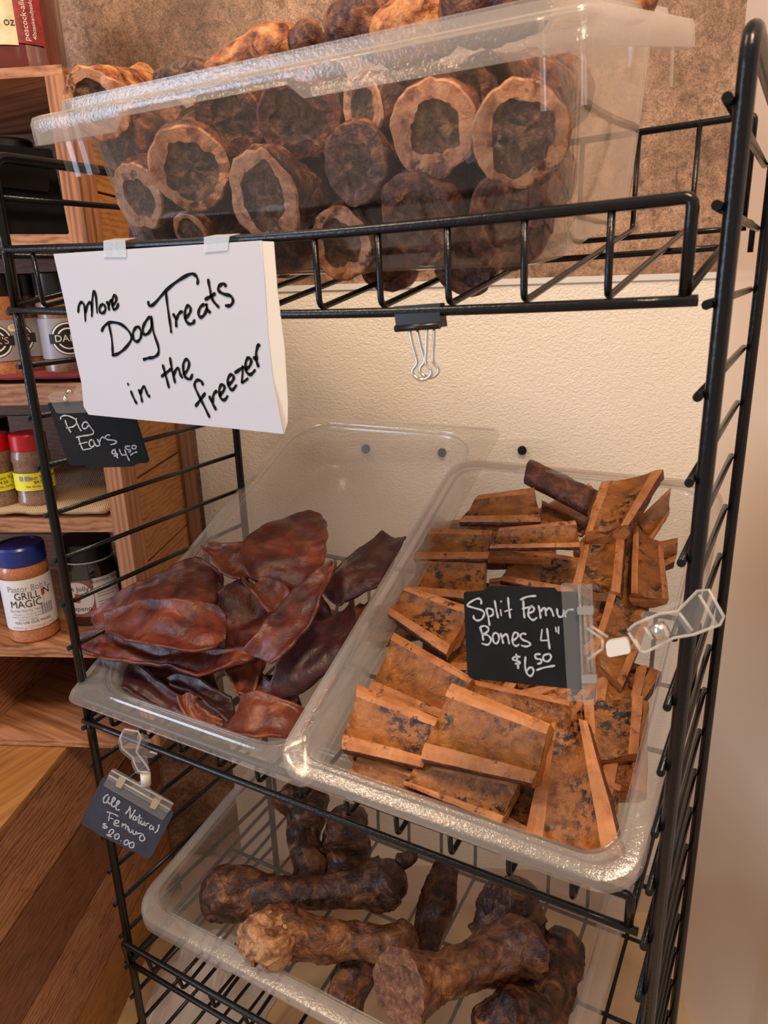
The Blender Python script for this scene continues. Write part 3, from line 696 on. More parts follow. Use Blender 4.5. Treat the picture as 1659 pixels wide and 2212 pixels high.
FM = [
 # points (x, y, h), radii, lobes, cut0, label, materials
 ([(565, 120, 1.6), (560, 250, 1.3), (590, 370, 1.0)], [0.62, 0.42, 0.5], [(0.1, 1.0, 0.3)], False, 'dark femur standing on end at the back under the tray', 'femur_meat'),
 ([(690, 180, 1.7), (700, 290, 1.2), (690, 380, 0.9)], [0.45, 0.62, 0.5], [(0.5, 0.5, 0.25)], False, 'ragged dark femur end beside the upright one at the back', 'femur_meat'),
 ([(1160, 540, 1.0), (1210, 470, 1.5), (1240, 560, 1.2), (1290, 640, 0.8)], [0.42, 0.62, 0.66, 0.4], [(0.4, 1.5, 0.25)], False, 'knobbly femur end at the right of the slim one', 'femur_meat'),
 ([(1010, 350, 1.7), (990, 440, 1.5), (960, 540, 1.2), (935, 640, 0.9)], [0.33, 0.40, 0.32, 0.30], [(0.2, 3.0, 0.18)], False, 'slim upright femur in the middle of the tub', 'femur_meat'),
 ([(690, 800, 0.4), (700, 720, 0.7), (740, 640, 0.9)], [0.4, 0.42, 0.4], [], False, 'dark femur deep in the tub between the front two', 'femur_meat'),
 ([(1390, 590, 1.1), (1350, 680, 1.1), (1320, 780, 1.1), (1290, 860, 1.1)], [0.45, 0.62, 0.55, 0.4], [(0.3, 2.0, 0.25)], False, 'dark knobbly femur against the right tub wall', 'femur_meat'),
 ([(1130, 850, 1.5), (1230, 815, 1.6), (1320, 840, 1.5)], [0.35, 0.5, 0.4], [(0.5, 1.0, 0.2)], False, 'greyish femur end at the bottom right corner of the photo', 'femur_meat'),
 ([(275, 455, 1.6), (345, 430, 1.8), (480, 430, 1.85), (650, 425, 1.9), (800, 400, 1.95), (850, 380, 2.0)], [0.48, 0.60, 0.38, 0.36, 0.52, 0.42], [(0.1, 4.0, 0.3), (0.9, 1.0, 0.35), (0.8, 4.2, 0.3)], False, 'long dark femur at the left back, glossy purple-black head', 'femur_meat'),
 ([(870, 330, 2.2), (905, 310, 2.3), (915, 300, 2.35)], [0.20, 0.14, 0.06], [], False, 'small gristle knob at the right end of the long dark femur', 'femur_meat'),
 ([(425, 580, 1.95), (470, 560, 2.05), (590, 570, 1.95), (720, 580, 1.8), (850, 590, 1.7), (885, 560, 1.7)], [0.50, 0.56, 0.44, 0.36, 0.40, 0.34], [(0.05, 4.0, 0.35), (0.18, 1.2, 0.25)], False, 'femur with a pale wrinkled head at the front left', 'femur_amber'),
 ([(862, 742, 2.45), (905, 728, 2.25), (1000, 692, 2.15), (1120, 650, 2.1), (1230, 605, 2.1), (1270, 590, 2.05)], [0.70, 0.62, 0.46, 0.46, 0.58, 0.46], [(0.9, 1.0, 0.35), (0.8, 4.0, 0.2)], True, 'big femur with a round sawn face at the front of the tub', 'femur_amber'),
]
for i, (pts, rd, lb, cut, lab, mt) in enumerate(FM):
    o = loft_bone('femur_bone', [fb(*p) for p in pts], rd, i+1, [mt, 'femur_face', 'femur_face'], amp=0.17, lobes=lb, cut0=cut)
    tag(o, lab, 'bone', G)
    if 'pale wrinkled' in lab:
        h = loft_bone('joint_cap', [fb(375, 600, 2.05), fb(410, 570, 2.25), fb(455, 590, 2.3), fb(480, 640, 2.1)], [0.26, 0.42, 0.46, 0.3], 31, ['femur_pale'], amp=0.28, freq=2.2, lobes=[(0.7, 4, 0.2)])
        h.parent = o; h.location = h.location-o.location
        h['label'] = 'pale wrinkled joint cap'

# ================================================================== MARROW BONES IN THE TOP BIN
FT.depth = 2.72
fw_n = (FT.ey*1.0-FT.ez*0.12).normalized()      # outward face of the bin front wall points to -ey
def front_pt(px, py, back): return Plane(FT(0, 0.72, -1.3)+FT.ey*back, FT.ey).hit(px, py)
def marrow(px, py, rx, ry, back, label, seed, mats=('marrow_meat', 'marrow_ring', 'marrow_core'), ln=1.4, tilt=(0, 0), ring=0.62, flare=1.05):
    c = front_pt(px, py, back); k = (c-CAM).length/FPX
    r_ = 0.5*(rx+ry)*k
    d = (FT.ey+FT.ex*(tilt[0])+FT.ez*tilt[1]).normalized()
    o = loft_bone('marrow_bone', [c, c+d*0.25, c+d*ln*0.6, c+d*ln], [r_, r_*1.02, r_*0.85, r_*flare*0.9], seed, list(mats), seg=44, n=24, amp=0.10, cut0=True, ring=ring)
    return tag(o, label, 'bone', 'marrow bones in the top bin')
Mb = 'marrow bone '
MAR = [
 (297, 425, 58, 64, 0.10, Mb+'disc at the lower left of the bin front', (0, 0.1)),
 (412, 365, 62, 88, 0.15, Mb+'with an oblique long cut face, upper left in the bin', (-0.5, 0.25)),
 (572, 432, 88, 90, 0.05, Mb+'with the wide grey face behind the diagonal glare', (0.1, 0.1)),
 (765, 357, 70, 74, 0.05, Mb+'ring with a green-brown core in the middle of the bin', (0, 0)),
 (938, 278, 86, 82, 0.05, Mb+'big pinkish ring right of the middle, upper row', (-0.1, 0)),
 (1122, 290, 96, 82, 0.10, Mb+'wide ring at the right end of the upper row', (-0.25, 0)),
 (733, 527, 68, 74, 0.05, Mb+'ring at the bottom behind the front rail', (0, 0)),
 (905, 470, 80, 92, 0.10, Mb+'brown solid face in the lower row, right of the rail wire', (0.1, 0.2)),
 (1098, 485, 86, 88, 0.15, Mb+'dim brown face at the lower right of the bin', (-0.25, 0.1)),
 (412, 500, 44, 34, 0.20, Mb+'small ring half hidden behind the paper sign edge', (0, 0.3)),
 (640, 262, 78, 74, 0.30, Mb+'dark face under the rim notch, left of the middle', (-0.3, 0.3)),
 (782, 235, 60, 60, 0.30, Mb+'ring partly hidden by the bin rim in the middle', (0.4, 0)),
 (498, 258, 66, 66, 0.55, Mb+'dark one just under the rim, upper left', (-0.3, 0.3)),
 (262, 322, 52, 48, 0.50, Mb+'dim one in the upper left corner under the rim', (0, 0.2)),
 (310, 520, 40, 30, 0.40, Mb+'dim one at the bottom left behind the rail', (0, 0)),
 (1010, 205, 50, 50, 0.60, Mb+'dark piece under the rim at the upper right', (-0.2, 0)),
 (600, 545, 55, 45, 0.50, Mb+'dim one at the bottom beside the paper sign', (0, 0)),
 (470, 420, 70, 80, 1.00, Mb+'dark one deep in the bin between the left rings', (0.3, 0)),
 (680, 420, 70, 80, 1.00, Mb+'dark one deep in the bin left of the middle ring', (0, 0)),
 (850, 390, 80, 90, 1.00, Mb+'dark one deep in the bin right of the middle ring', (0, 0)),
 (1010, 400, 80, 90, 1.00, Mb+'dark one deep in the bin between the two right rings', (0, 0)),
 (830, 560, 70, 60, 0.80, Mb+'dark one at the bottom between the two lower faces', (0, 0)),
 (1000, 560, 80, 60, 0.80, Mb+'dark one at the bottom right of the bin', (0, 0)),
]
for i, (x, y, rx, ry, bk, lab, tl) in enumerate(MAR):
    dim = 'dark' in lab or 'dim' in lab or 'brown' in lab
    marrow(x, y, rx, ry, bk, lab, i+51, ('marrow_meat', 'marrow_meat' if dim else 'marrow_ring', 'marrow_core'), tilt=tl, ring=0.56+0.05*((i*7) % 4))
rn = random.Random(8)
for row, (yy, zz_) in enumerate(((2.6, -2.0), (2.7, -0.75), (4.3, -2.0), (4.4, -0.75))):
    for k in range(5):
        c = FT(1.45+k*1.34+0.2*(row % 2)+rn.uniform(-.08, .08), yy, zz_)
        d = (FT.ey+FT.ex*rn.uniform(-.25, .25)).normalized()
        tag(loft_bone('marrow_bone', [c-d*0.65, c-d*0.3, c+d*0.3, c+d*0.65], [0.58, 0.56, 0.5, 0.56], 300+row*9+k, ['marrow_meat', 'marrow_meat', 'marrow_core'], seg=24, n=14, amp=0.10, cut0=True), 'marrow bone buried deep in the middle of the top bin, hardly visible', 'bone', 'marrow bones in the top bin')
def topb(px, py, yb): return Plane(FT(0, yb, 0), Vector((0, 1, 0))).hit(px, py)
TOP = [
 ([(205, 225, 0.75), (222, 220, 1.2), (262, 208, 2.0), (318, 192, 2.9)], [0.45, 0.46, 0.42, 0.36], True, 'golden marrow bone with a round dark face at the left end of the bin heap', ('marrow_gold', 'marrow_ring', 'marrow_core')),
 ([(350, 175, 1.6), (400, 165, 1.7), (470, 165, 1.8)], [0.20, 0.24, 0.18], False, 'short charred black bone on the heap beside the golden one', ('marrow_core', 'marrow_ring', 'marrow_core')),
 ([(455, 160, 1.6), (520, 130, 1.8), (590, 108, 2.0), (650, 110, 2.2)], [0.18, 0.26, 0.36, 0.28], False, 'bright orange femur piece on the middle of the heap', ('marrow_gold', 'marrow_ring', 'marrow_core')),
 ([(640, 95, 2.0), (665, 90, 2.1), (690, 100, 2.2)], [0.22, 0.30, 0.2], False, 'small round knob of bone beside the bright orange piece', ('marrow_meat', 'marrow_ring', 'marrow_core')),
 ([(735, 75, 1.6), (780, 50, 1.8), (820, 40, 2.0)], [0.30, 0.46, 0.4], False, 'dark crusted bone end on the heap, middle right', ('marrow_meat', 'marrow_ring', 'marrow_core')),
 ([(830, 80, 1.2), (900, 50, 1.4), (960, 40, 1.6)], [0.30, 0.44, 0.36], False, 'reddish-orange bone end on the heap right of the dark one', ('marrow_gold', 'marrow_ring', 'marrow_core')),
 ([(990, 30, 1.3), (1060, 10, 1.5), (1150, 0, 1.7)], [0.36, 0.44, 0.4], False, 'bone on the heap cut by the top edge of the photo', ('marrow_meat', 'marrow_ring', 'marrow_core')),
 ([(1300, -40, 3.4), (1350, -15, 3.6), (1390, -5, 3.8)], [0.32, 0.38, 0.3], False, 'bone tip showing at the far right end of the heap', ('marrow_gold', 'marrow_ring', 'marrow_core')),
]
for i, (pts, rd, cut, lab, mt) in enumerate(TOP):
    tag(loft_bone('marrow_bone', [topb(*p) for p in pts], rd, i+90, list(mt), amp=0.2, cut0=cut, n=24), lab, 'bone', 'marrow bones in the top bin')
# crumpled cling film between the rings
b = MB(); rn = random.Random(4); g = []
for i in range(8):
    row = []
    for j in range(9):
        row.append(b.vert(front_pt(1000+j*10, 265+i*12, 0.02+0.10*rn.random())+Vector((rn.uniform(-.03, .03), 0, rn.uniform(-.03, .03)))))
    g.append(row)
for i in range(7):
    for j in range(8): b.face((g[i][j], g[i][j+1], g[i+1][j+1], g[i+1][j]))
tag(b.build('cling_film', 'cling'), 'scrap of crumpled clear film between the two right rings in the bin', 'film')

# ================================================================== HANDWRITING
def ribbon(b, pts3, nrm, width, lift, smooth=5):
    P = catmull(pts3, smooth) if len(pts3) > 2 else [Vector(p) for p in pts3]
    n = Vector(nrm).normalized(); L, Rr = [], []
    N = len(P)
    for i, p in enumerate(P):
        t = (P[min(i+1, N-1)]-P[max(i-1, 0)])
        if t.length < 1e-6: t = Vector((1, 0, 0))
        s_ = t.normalized().cross(n).normalized()
        w = width*(0.5 if 0 < i < N-1 else 0.36)*(1+0.18*math.sin(i*0.9))
        L.append(b.vert(p+s_*w+n*lift)); Rr.append(b.vert(p-s_*w+n*lift))
    for i in range(N-1): b.face((L[i], L[i+1], Rr[i+1], Rr[i]))
def writing(o, strokes, conv, hit, nrm, width, mat, lift=0.012, name='handwriting'):
    b = MB()
    for st in strokes: ribbon(b, [hit(*conv(*p)) for p in st], nrm, width, lift)
    return b.build(name, mat, o, recalc=False)

# ---- paper sign taped to the top shelf's front rail
CP = crop(110, 500, 3.1904)
PP = Plane((4, -0.14, 0), Vector((0, -1, 0.0)))
def paper_hit(px, py, off=0.0):
    p = PP.hit(px, py)
    # the sheet bellies gently: lower half bows towards the viewer
    v = max(0, 0.95-p.z)
    return p
sheet = [CP(20, 155), CP(1455, 62), CP(1475, 320), CP(1500, 700), CP(1530, 1000), CP(1605, 1395), CP(1200, 1352), CP(700, 1305), CP(262, 1262), CP(228, 1205), CP(215, 1050), CP(165, 830), CP(100, 500)]
ps = thing('paper_sign', PP.hit(360, 900), 'white paper sign reading More Dog Treats in the freezer, taped to the top rail', 'sign')
b = MB(); b.plate([PP.hit(*p) for p in sheet], (0, -1, 0), 0.01); b.build('sheet', 'paper', ps)
back = [CP(1440, 66), CP(1535, 70), CP(1560, 400), CP(1610, 800), CP(1632, 1180), CP(1630, 1320), CP(1607, 1395), CP(1530, 1000), CP(1500, 700), CP(1475, 320)]
PB = Plane((4, -0.11, 0), Vector((0.35, -1, 0)))
PB.p = PP.hit(592, 700)+Vector((0, 0.03, 0))
b = MB(); b.plate([PB.hit(*p) for p in back], (0, 1, 0), 0.01); b.build('back_leaf', 'paper_back', ps)
MORE = [[(193,560),(200,505),(220,488),(238,520),(243,622)],[(243,560),(258,505),(278,490),(288,530),(287,590)],[(287,540),(292,460),(303,412),(315,440),(325,565)],
 [(355,500),(340,530),(348,558),(368,560),(382,535),(375,508),(355,500)],[(388,480),(400,505),(408,545)],[(403,515),(410,485),(425,475),(432,480)],
 [(428,510),(448,490),(458,455),(445,440),(430,465),(428,510),(440,535),(460,525),(472,492)],
 [(405,640),(425,740),(432,850)],[(353,690),(375,650),(420,625),(490,640),(545,690),(560,740),(520,800),(470,840),(425,855)],
 [(595,655),(573,690),(575,740),(598,758),(622,735),(628,690),(612,660),(595,655)],
 [(690,585),(665,610),(640,660),(645,705),(670,705),(695,670),(700,600)],[(697,580),(712,690),(745,790),(745,840),(715,865),(675,872),(640,883)],
 [(675,478),(685,512),(720,495),(800,405),(880,340),(960,295),(1000,300),(1018,335),(1013,367)],[(797,410),(810,520),(828,640),(835,700)],
 [(845,565),(865,600),(870,660)],[(868,610),(885,570),(905,552),(915,558)],
 [(930,600),(960,565),(968,530),(950,510),(932,540),(930,600),(955,635),(985,630),(997,605)],
 [(1065,500),(1035,520),(1022,565),(1035,590),(1060,575),(1080,530),(1075,495),(1085,540),(1108,560)],
 [(1088,325),(1100,390),(1120,470),(1165,525)],[(1065,470),(1110,445),(1140,425)],
 [(1215,380),(1195,360),(1165,375),(1160,405),(1195,430),(1245,445),(1260,480),(1240,510),(1205,510)],
 [(555,1095),(575,1145),(598,1188)],[(533,1042),(541,1060)],[(610,1085),(625,1130),(635,1178)],[(622,1120),(635,1080),(650,1070),(662,1100),(675,1130),(690,1133)],
 [(775,915),(795,985),(820,1080)],[(765,1000),(810,965),(835,945)],[(825,865),(840,950),(862,1045)],[(850,990),(868,950),(885,945),(898,985),(915,1010)],
 [(915,985),(945,955),(958,905),(940,880),(920,905),(918,960),(935,1005),(965,1015),(982,980)],
 [(1055,1060),(1040,1030),(1010,1025),(995,1055),(1010,1100),(1060,1200),(1100,1282)],[(1000,1205),(1030,1165),(1070,1110)],
 [(1095,1130),(1115,1175),(1145,1230)],[(1120,1180),(1125,1125),(1145,1100),(1150,1110)],
 [(1165,1130),(1195,1095),(1200,1065),(1180,1055),(1165,1090),(1175,1145),(1200,1160),(1225,1130)],
 [(1225,1060),(1255,1030),(1265,1000),(1245,985),(1225,1015),(1230,1065),(1255,1090),(1285,1055)],
 [(1270,975),(1320,940),(1330,925)],[(1330,925),(1320,1045)],[(1320,1045),(1365,1010)],
 [(1345,950),(1375,925),(1385,885),(1365,870),(1348,900),(1350,960),(1380,985),(1415,950)],
 [(1400,860),(1420,890),(1437,935)],[(1425,890),(1420,830),(1435,780),(1445,790)]]
writing(ps, MORE, CP, PP.hit, (0, -1, 0), 0.048, 'marker_ink', 0.02)
for (qa, qb, qc, qd) in (((370, 66), (520, 62), (527, 178), (372, 178)), ((1062, 42), (1238, 34), (1225, 130), (1065, 145))):
    b = MB(); pts = [PP.hit(*CP(*p)) for p in (qa, qb, qc, qd)]
    top = [p+Vector((0, 0.10, 0.03)) for p in pts[:2]]
    b.plate([p+Vector((0, -0.02, 0)) for p in pts], (0, -1, 0), 0.006)
    b.plate([pts[0]+Vector((0, -0.02, 0)), pts[1]+Vector((0, -0.02, 0)), pts[1]+Vector((0, 0.22, 0.04)), pts[0]+Vector((0, 0.22, 0.04))], (0, 0, 1), 0.006)
    b.build('tape', 'tape', ps)

def rounded(poly, r=0.08):
    P = [Vector(p) for p in poly]; out = []
    n = len(P)
    for i in range(n):
        a, b_, c = P[i-1], P[i], P[(i+1) % n]
        d1, d2 = a-b_, c-b_; rr = min(r, d1.length*0.4, d2.length*0.4)
        p1, p2 = b_+d1.normalized()*rr, b_+d2.normalized()*rr
        for k in range(5):
            t = k/4; out.append(p1*(1-t)**2+b_*2*t*(1-t)+p2*t*t)
    return out
def px_plate(o, name, conv, poly, pl, off, th, mat, r=0.06):
    b = MB(); b.plate(rounded([pl.hit(*conv(*p), off) for p in poly], r), pl.n, th); return b.build(name, mat, o)
def px_bar(o, name, conv, pts, pl, off, rad, mat):
    b = MB(); b.tube([pl.hit(*conv(*p), off) for p in pts], rad, 8); return b.build(name, mat, o)

# ---- Pig Ears sign
CE = crop(90, 830, 6.636)
PE = Plane((1.2, 0.02, -2.0), Vector((0.30, -1, 0.12)))
s1 = thing('chalk_sign', PE.hit(220, 1000), 'black chalk sign reading Pig Ears $4.50, half behind the paper sign', 'sign')
px_plate(s1, 'board', CE, [(100,270),(150,262),(620,240),(1310,330),(1370,510),(1548,1095),(1520,1125),(1385,1133),(1315,1178),(680,1197),(625,1158),(440,1165),(385,1110)], PE, 0, 0.03, 'chalk_black', 0.05)
PIG = [[(290,505),(300,465),(360,445),(440,465),(510,510),(515,560),(470,605),(370,625)],[(355,510),(385,600),(440,690)],[(530,560),(555,620),(590,670)],[(505,485),(525,497)],
 [(660,535),(620,550),(600,600),(625,635),(665,620),(690,575),(660,535)],[(680,560),(730,630),(765,680),(750,710),(700,725),(650,735)],
 [(510,760),(600,740),(660,730)],[(545,745),(570,840),(610,940)],[(610,940),(735,915)],[(550,855),(675,825)],
 [(745,790),(705,810),(705,870),(740,895),(775,865),(760,795),(800,880),(855,870)],[(815,780),(845,840),(855,870)],[(845,835),(870,770),(900,755),(920,780)],
 [(1000,730),(960,725),(930,755),(960,790),(1050,800),(1095,825),(1060,850),(1000,865)],
 [(1080,935),(1030,950),(1035,990),(1090,990),(1105,1015),(1050,1025)],[(1065,920),(1085,1000),(1110,1060)],
 [(1130,925),(1150,980),(1175,1010),(1230,1005)],[(1205,930),(1240,1020),(1275,1095)],[(1285,885),(1215,890),(1240,930),(1285,935),(1290,965),(1255,965)],
 [(1340,870),(1310,890),(1320,920),(1355,920),(1375,890),(1340,870)],[(1285,1015),(1340,980),(1390,965)]]
writing(s1, PIG, CE, PE.hit, PE.n, 0.027, 'chalk_ink', 0.04)
px_plate(s1, 'clip_strip', CE, [(140,255),(600,235),(680,405),(225,420)], PE, 0.04, 0.02, 'acrylic')
px_plate(s1, 'clip_body', CE, [(110,165),(200,110),(460,95),(590,150),(600,235),(150,255)], PE, 0.05, 0.06, 'acrylic')
px_plate(s1, 'clip_arm', CE, [(495,175),(520,20),(760,0),(760,170)], PE, 0.0, 0.06, 'acrylic')
px_bar(s1, 'spring', CE, [(330,175),(360,250)], PE, 0.1, 0.04, 'steel')
px_bar(s1, 'spring', CE, [(350,120),(400,90),(440,120)], PE, 0.1, 0.03, 'steel')

# ---- Split Femur sign, clipped to the right front upright
CS = crop(990, 1240, 5.184)
PS = Plane((12.0, -0.42, -4.2), Vector((0.10, -1, 0.28)))
s2 = thing('chalk_sign', PS.hit(1130, 1480), 'black chalk sign reading Split Femur Bones 4 inch $6.50 over the tray', 'sign')
px_plate(s2, 'board', CS, [(65,195),(280,185),(320,150),(345,130),(1085,150),(1110,195),(1330,195),(1395,250),(1410,1290),(1220,1275),(140,1165),(108,1110)], PS, 0, 0.03, 'chalk_black', 0.04)
SPL = [[(265,335),(265,290),(230,270),(160,300),(110,345),(170,370),(270,400),(300,440),(270,500),(220,515),(185,490),(180,455)],
 [(320,385),(345,480),(360,575)],[(320,390),(355,380),(395,400),(395,450),(345,475)],[(415,290),(435,400),(455,490)],[(480,390),(490,465)],[(485,293),(490,312)],[(565,255),(575,380),(590,490)],[(525,415),(610,390)],
 [(700,285),(780,250),(880,240)],[(735,290),(740,400),(750,490)],[(720,385),(800,365),(840,350)],
 [(790,435),(850,410),(850,370),(815,365),(790,420),(800,475),(845,510),(890,480)],[(905,345),(920,420),(930,495)],[(925,420),(960,375),(980,390),(990,465)],[(985,410),(1020,375),(1050,400),(1075,470)],
 [(1110,380),(1120,450),(1145,475),(1180,460),(1185,390)],[(1185,395),(1210,480)],[(1205,440),(1230,400),(1300,390)],
 [(250,585),(275,660),(290,740)],[(250,590),(300,575),(345,600),(335,640),(275,670)],[(275,670),(340,680),(375,730),(340,785),(270,770)],
 [(415,650),(395,690),(405,755),(440,770),(465,720),(450,665),(415,650)],[(480,655),(500,720),(512,775)],[(500,700),(540,665),(560,690),(580,780)],
 [(620,740),(670,700),(675,660),(640,650),(615,700),(620,770),(655,800),(690,780)],[(770,670),(730,660),(700,690),(730,730),(800,760),(810,790),(760,805),(710,790)],
 [(945,610),(930,740)],[(930,740),(1020,735)],[(1000,600),(1015,720),(1030,835)],[(1095,585),(1105,645)],[(1130,580),(1128,665)],
 [(705,920),(640,920),(620,950),(690,975),(690,1000),(640,995)],[(655,885),(670,970),(680,1055)],
 [(760,915),(755,1020),(775,1100),(815,1135),(850,1090),(835,1040),(800,1045),(770,1090)],
 [(930,890),(870,895),(880,940),(930,950),(935,985),(890,1000)],[(1000,890),(960,910),(965,960),(1010,970),(1045,930),(1030,890),(1000,890)],[(880,1070),(970,1040),(1090,1018)]]
writing(s2, SPL, CS, PS.hit, PS.n, 0.024, 'chalk_ink', 0.04)
px_plate(s2, 'clip_strip', CS, [(1152,100),(1345,105),(1410,1420),(1230,1415)], PS, 0.04, 0.02, 'acrylic', 0.03)
px_plate(s2, 'clip_body', CS, [(1345,105),(1500,110),(1510,560),(1560,1400),(1530,1450),(1410,1445)], PS, 0.04, 0.07, 'acrylic', 0.03)
for a_, b_ in (((1355, 120), (1400, 1430)), ((1415, 450), (1460, 1100)), ((1480, 440), (1505, 1100))):
    px_bar(s2, 'clip_rib', CS, [a_, b_], PS, 0.12, 0.016, 'acrylic')
for yy in (400, 1160):
    px_plate(s2, 'spring', CS, [(1340+(yy-400)*0.06, yy-45), (1520+(yy-400)*0.05, yy-45), (1524+(yy-400)*0.05, yy+45), (1345+(yy-400)*0.06, yy+45)], PS, 0.06, 0.08, 'steel', 0.02)
CK = crop(1240, 1250, 4.8794)
for a_, b_ in (((135, 520), (300, 640)), ((150, 850), (300, 740)), ((180, 500), (355, 615)), ((300, 640), (300, 740))):
    px_bar(s2, 'clip_yoke', CK, [a_, b_], PS, 0.08, 0.018, 'tape')
px_plate(s2, 'peg', CK, [(345,645),(575,605),(612,760),(365,808)], PS, 0.02, 0.15, 'white_peg', 0.05)
px_plate(s2, 'clamp_lower', CK, [(565,545),(640,480),(900,380),(1110,350),(1260,545),(1050,620),(760,775),(700,770),(620,640)], PS, 0.02, 0.10, 'acrylic', 0.06)
px_plate(s2, 'clamp_grip', CK, [(1060,350),(1300,130),(1420,115),(1580,400),(1540,480),(1260,590),(1200,560)], PS, 0.06, 0.10, 'acrylic', 0.06)
px_plate(s2, 'clamp_jaw', CK, [(695,370),(740,345),(860,340),(1120,210),(1135,250),(900,380),(740,440)], PS, -0.04, 0.05, 'acrylic', 0.04)
for st in ([(565,545),(640,480),(900,370),(1090,345),(1300,130),(1420,115),(1580,400),(1540,485),(1260,590),(1050,625),(760,775),(700,765),(575,570)], [(1110, 360), (1250, 550)], [(1320, 170), (1500, 480)], [(640, 640), (710, 745)], [(740, 510), (830, 640)]):
    px_bar(s2, 'clamp_edge', CK, st, PS, 0.16, 0.017, 'poly_frost_clip' if 'poly_frost_clip' in MATS else 'tape')
b = MB(); b.tube([PS.hit(*CK(870, 475), 0.12), PS.hit(*CK(945, 620), 0.12)], 0.10, 10); b.build('spring', 'steel', s2)

# ---- All Natural Femurs sign hanging from the middle shelf
CN = crop(160, 1560, 6.9125)
PN = Plane((1.9, -0.22, -8.9), Vector((0.35, -1, 0.10)))
s3 = thing('chalk_sign', PN.hit(275, 1850), 'chalk sign with bluish daylight in its colour, reading All Natural Femurs $20.00 hanging from the middle shelf', 'sign')
px_plate(s3, 'board', CN, [(440,805),(1480,1310),(1485,1370),(1160,2000),(1110,2025),(930,1940),(370,1665),(300,1610),(250,1580),(130,1510),(118,1470)], PN, 0, 0.03, 'chalk_daylit', 0.06)
ALL = [[(530,1065),(490,1080),(455,1130),(460,1180),(490,1185),(530,1140),(540,1090),(520,1160),(540,1210)],[(540,1210),(600,1170),(630,1120),(605,1110),(575,1180),(580,1245)],[(590,1250),(660,1220),(695,1170),(670,1160),(640,1230),(650,1290),(700,1290)],
 [(780,1355),(830,1290),(855,1235)],[(855,1240),(850,1330),(850,1425)],[(850,1420),(900,1340),(930,1290)],[(935,1380),(900,1400),(900,1440),(930,1440),(945,1395),(950,1450)],[(1000,1360),(985,1420),(980,1500)],[(960,1395),(1030,1420)],
 [(1020,1450),(1010,1500),(1040,1510),(1065,1470),(1060,1530)],[(1090,1490),(1080,1540)],[(1085,1520),(1110,1490),(1135,1500)],[(1180,1520),(1145,1540),(1150,1580),(1185,1570),(1200,1535),(1195,1600)],[(1285,1510),(1270,1570),(1250,1610),(1215,1635)],
 [(500,1320),(600,1350),(680,1390)],[(550,1345),(530,1460)],[(520,1400),(600,1430)],[(610,1490),(670,1490),(680,1455),(640,1450),(610,1500),(640,1530),(690,1530)],
 [(740,1490),(730,1550)],[(735,1530),(770,1505),(790,1520),(780,1580)],[(785,1550),(815,1535),(825,1555),(815,1600)],[(840,1570),(840,1620),(870,1625),(890,1590),(895,1650),(930,1650),(945,1610)],
 [(945,1650),(1010,1640),(1050,1680),(1070,1720),(1040,1755),(1000,1740),(1000,1690),(1050,1650)],
 [(500,1500),(450,1500),(470,1530),(510,1540),(480,1570),(435,1540)],[(470,1490),(480,1570)],[(530,1640),(560,1590),(600,1590),(605,1620),(560,1660),(500,1665),(560,1690),(580,1695)],
 [(650,1650),(620,1690),(640,1730),(680,1710),(685,1660),(650,1650)],[(708,1748),(720,1760)],[(790,1740),(760,1780),(780,1815),(820,1795),(825,1750),(790,1740)],[(870,1770),(840,1810),(850,1850),(895,1850),(910,1790),(870,1770)]]
writing(s3, ALL, CN, PN.hit, PN.n, 0.032, 'chalk_ink', 0.04)
px_plate(s3, 'clip_strip', CN, [(515,800),(1440,1290),(1330,1460),(445,940)], PN, 0.04, 0.02, 'acrylic', 0.03)
px_plate(s3, 'clip_body', CN, [(570,700),(610,690),(1470,1190),(1480,1220),(1430,1330),(515,810)], PN, 0.05, 0.07, 'acrylic', 0.04)
for a_, b_ in (((520, 790), (1440, 1310)), ((560, 720), (1480, 1225))):
    px_bar(s3, 'clip_rib', CN, [a_, b_], PN, 0.13, 0.016, 'tape')
for cx_, cy_ in ((735, 860), (1245, 1175)):
    px_plate(s3, 'spring', CN, [(cx_-30, cy_-80), (cx_+70, cy_-30), (cx_-10, cy_+100), (cx_-90, cy_+60)], PN, 0.07, 0.08, 'steel', 0.02)
px_plate(s3, 'clip_yoke', CN, [(870,940),(1000,870),(1130,880),(1150,1080),(1080,1090)], PN, 0.05, 0.06, 'acrylic', 0.03)
px_bar(s3, 'peg', CN, [(1065, 765), (1075, 930)], PN, 0.08, 0.105, 'white_peg')
px_plate(s3, 'clamp_lower', CN, [(880,530),(960,500),(1090,500),(1125,720),(1110,745),(960,735),(905,620)], PN, 0.02, 0.10, 'acrylic', 0.05)
px_plate(s3, 'clamp_grip', CN, [(720,160),(760,105),(960,140),(1000,230),(960,480),(1040,580),(880,530),(720,390),(690,240)], PN, 0.05, 0.10, 'acrylic', 0.06)
px_plate(s3, 'clamp_jaw', CN, [(960,150),(1110,200),(1140,440),(1240,470),(1180,515),(1050,500),(960,400)], PN, -0.12, 0.06, 'acrylic', 0.05)
for st in ([(720,160),(760,105),(960,140),(1000,230),(930,440),(1040,590),(1125,720)], [(720,160),(690,240),(720,390),(880,530),(905,620),(960,735),(1110,745)], [(1140, 440), (1240, 475)]):
    px_bar(s3, 'clamp_edge', CN, st, PN, 0.14, 0.02, 'tape')

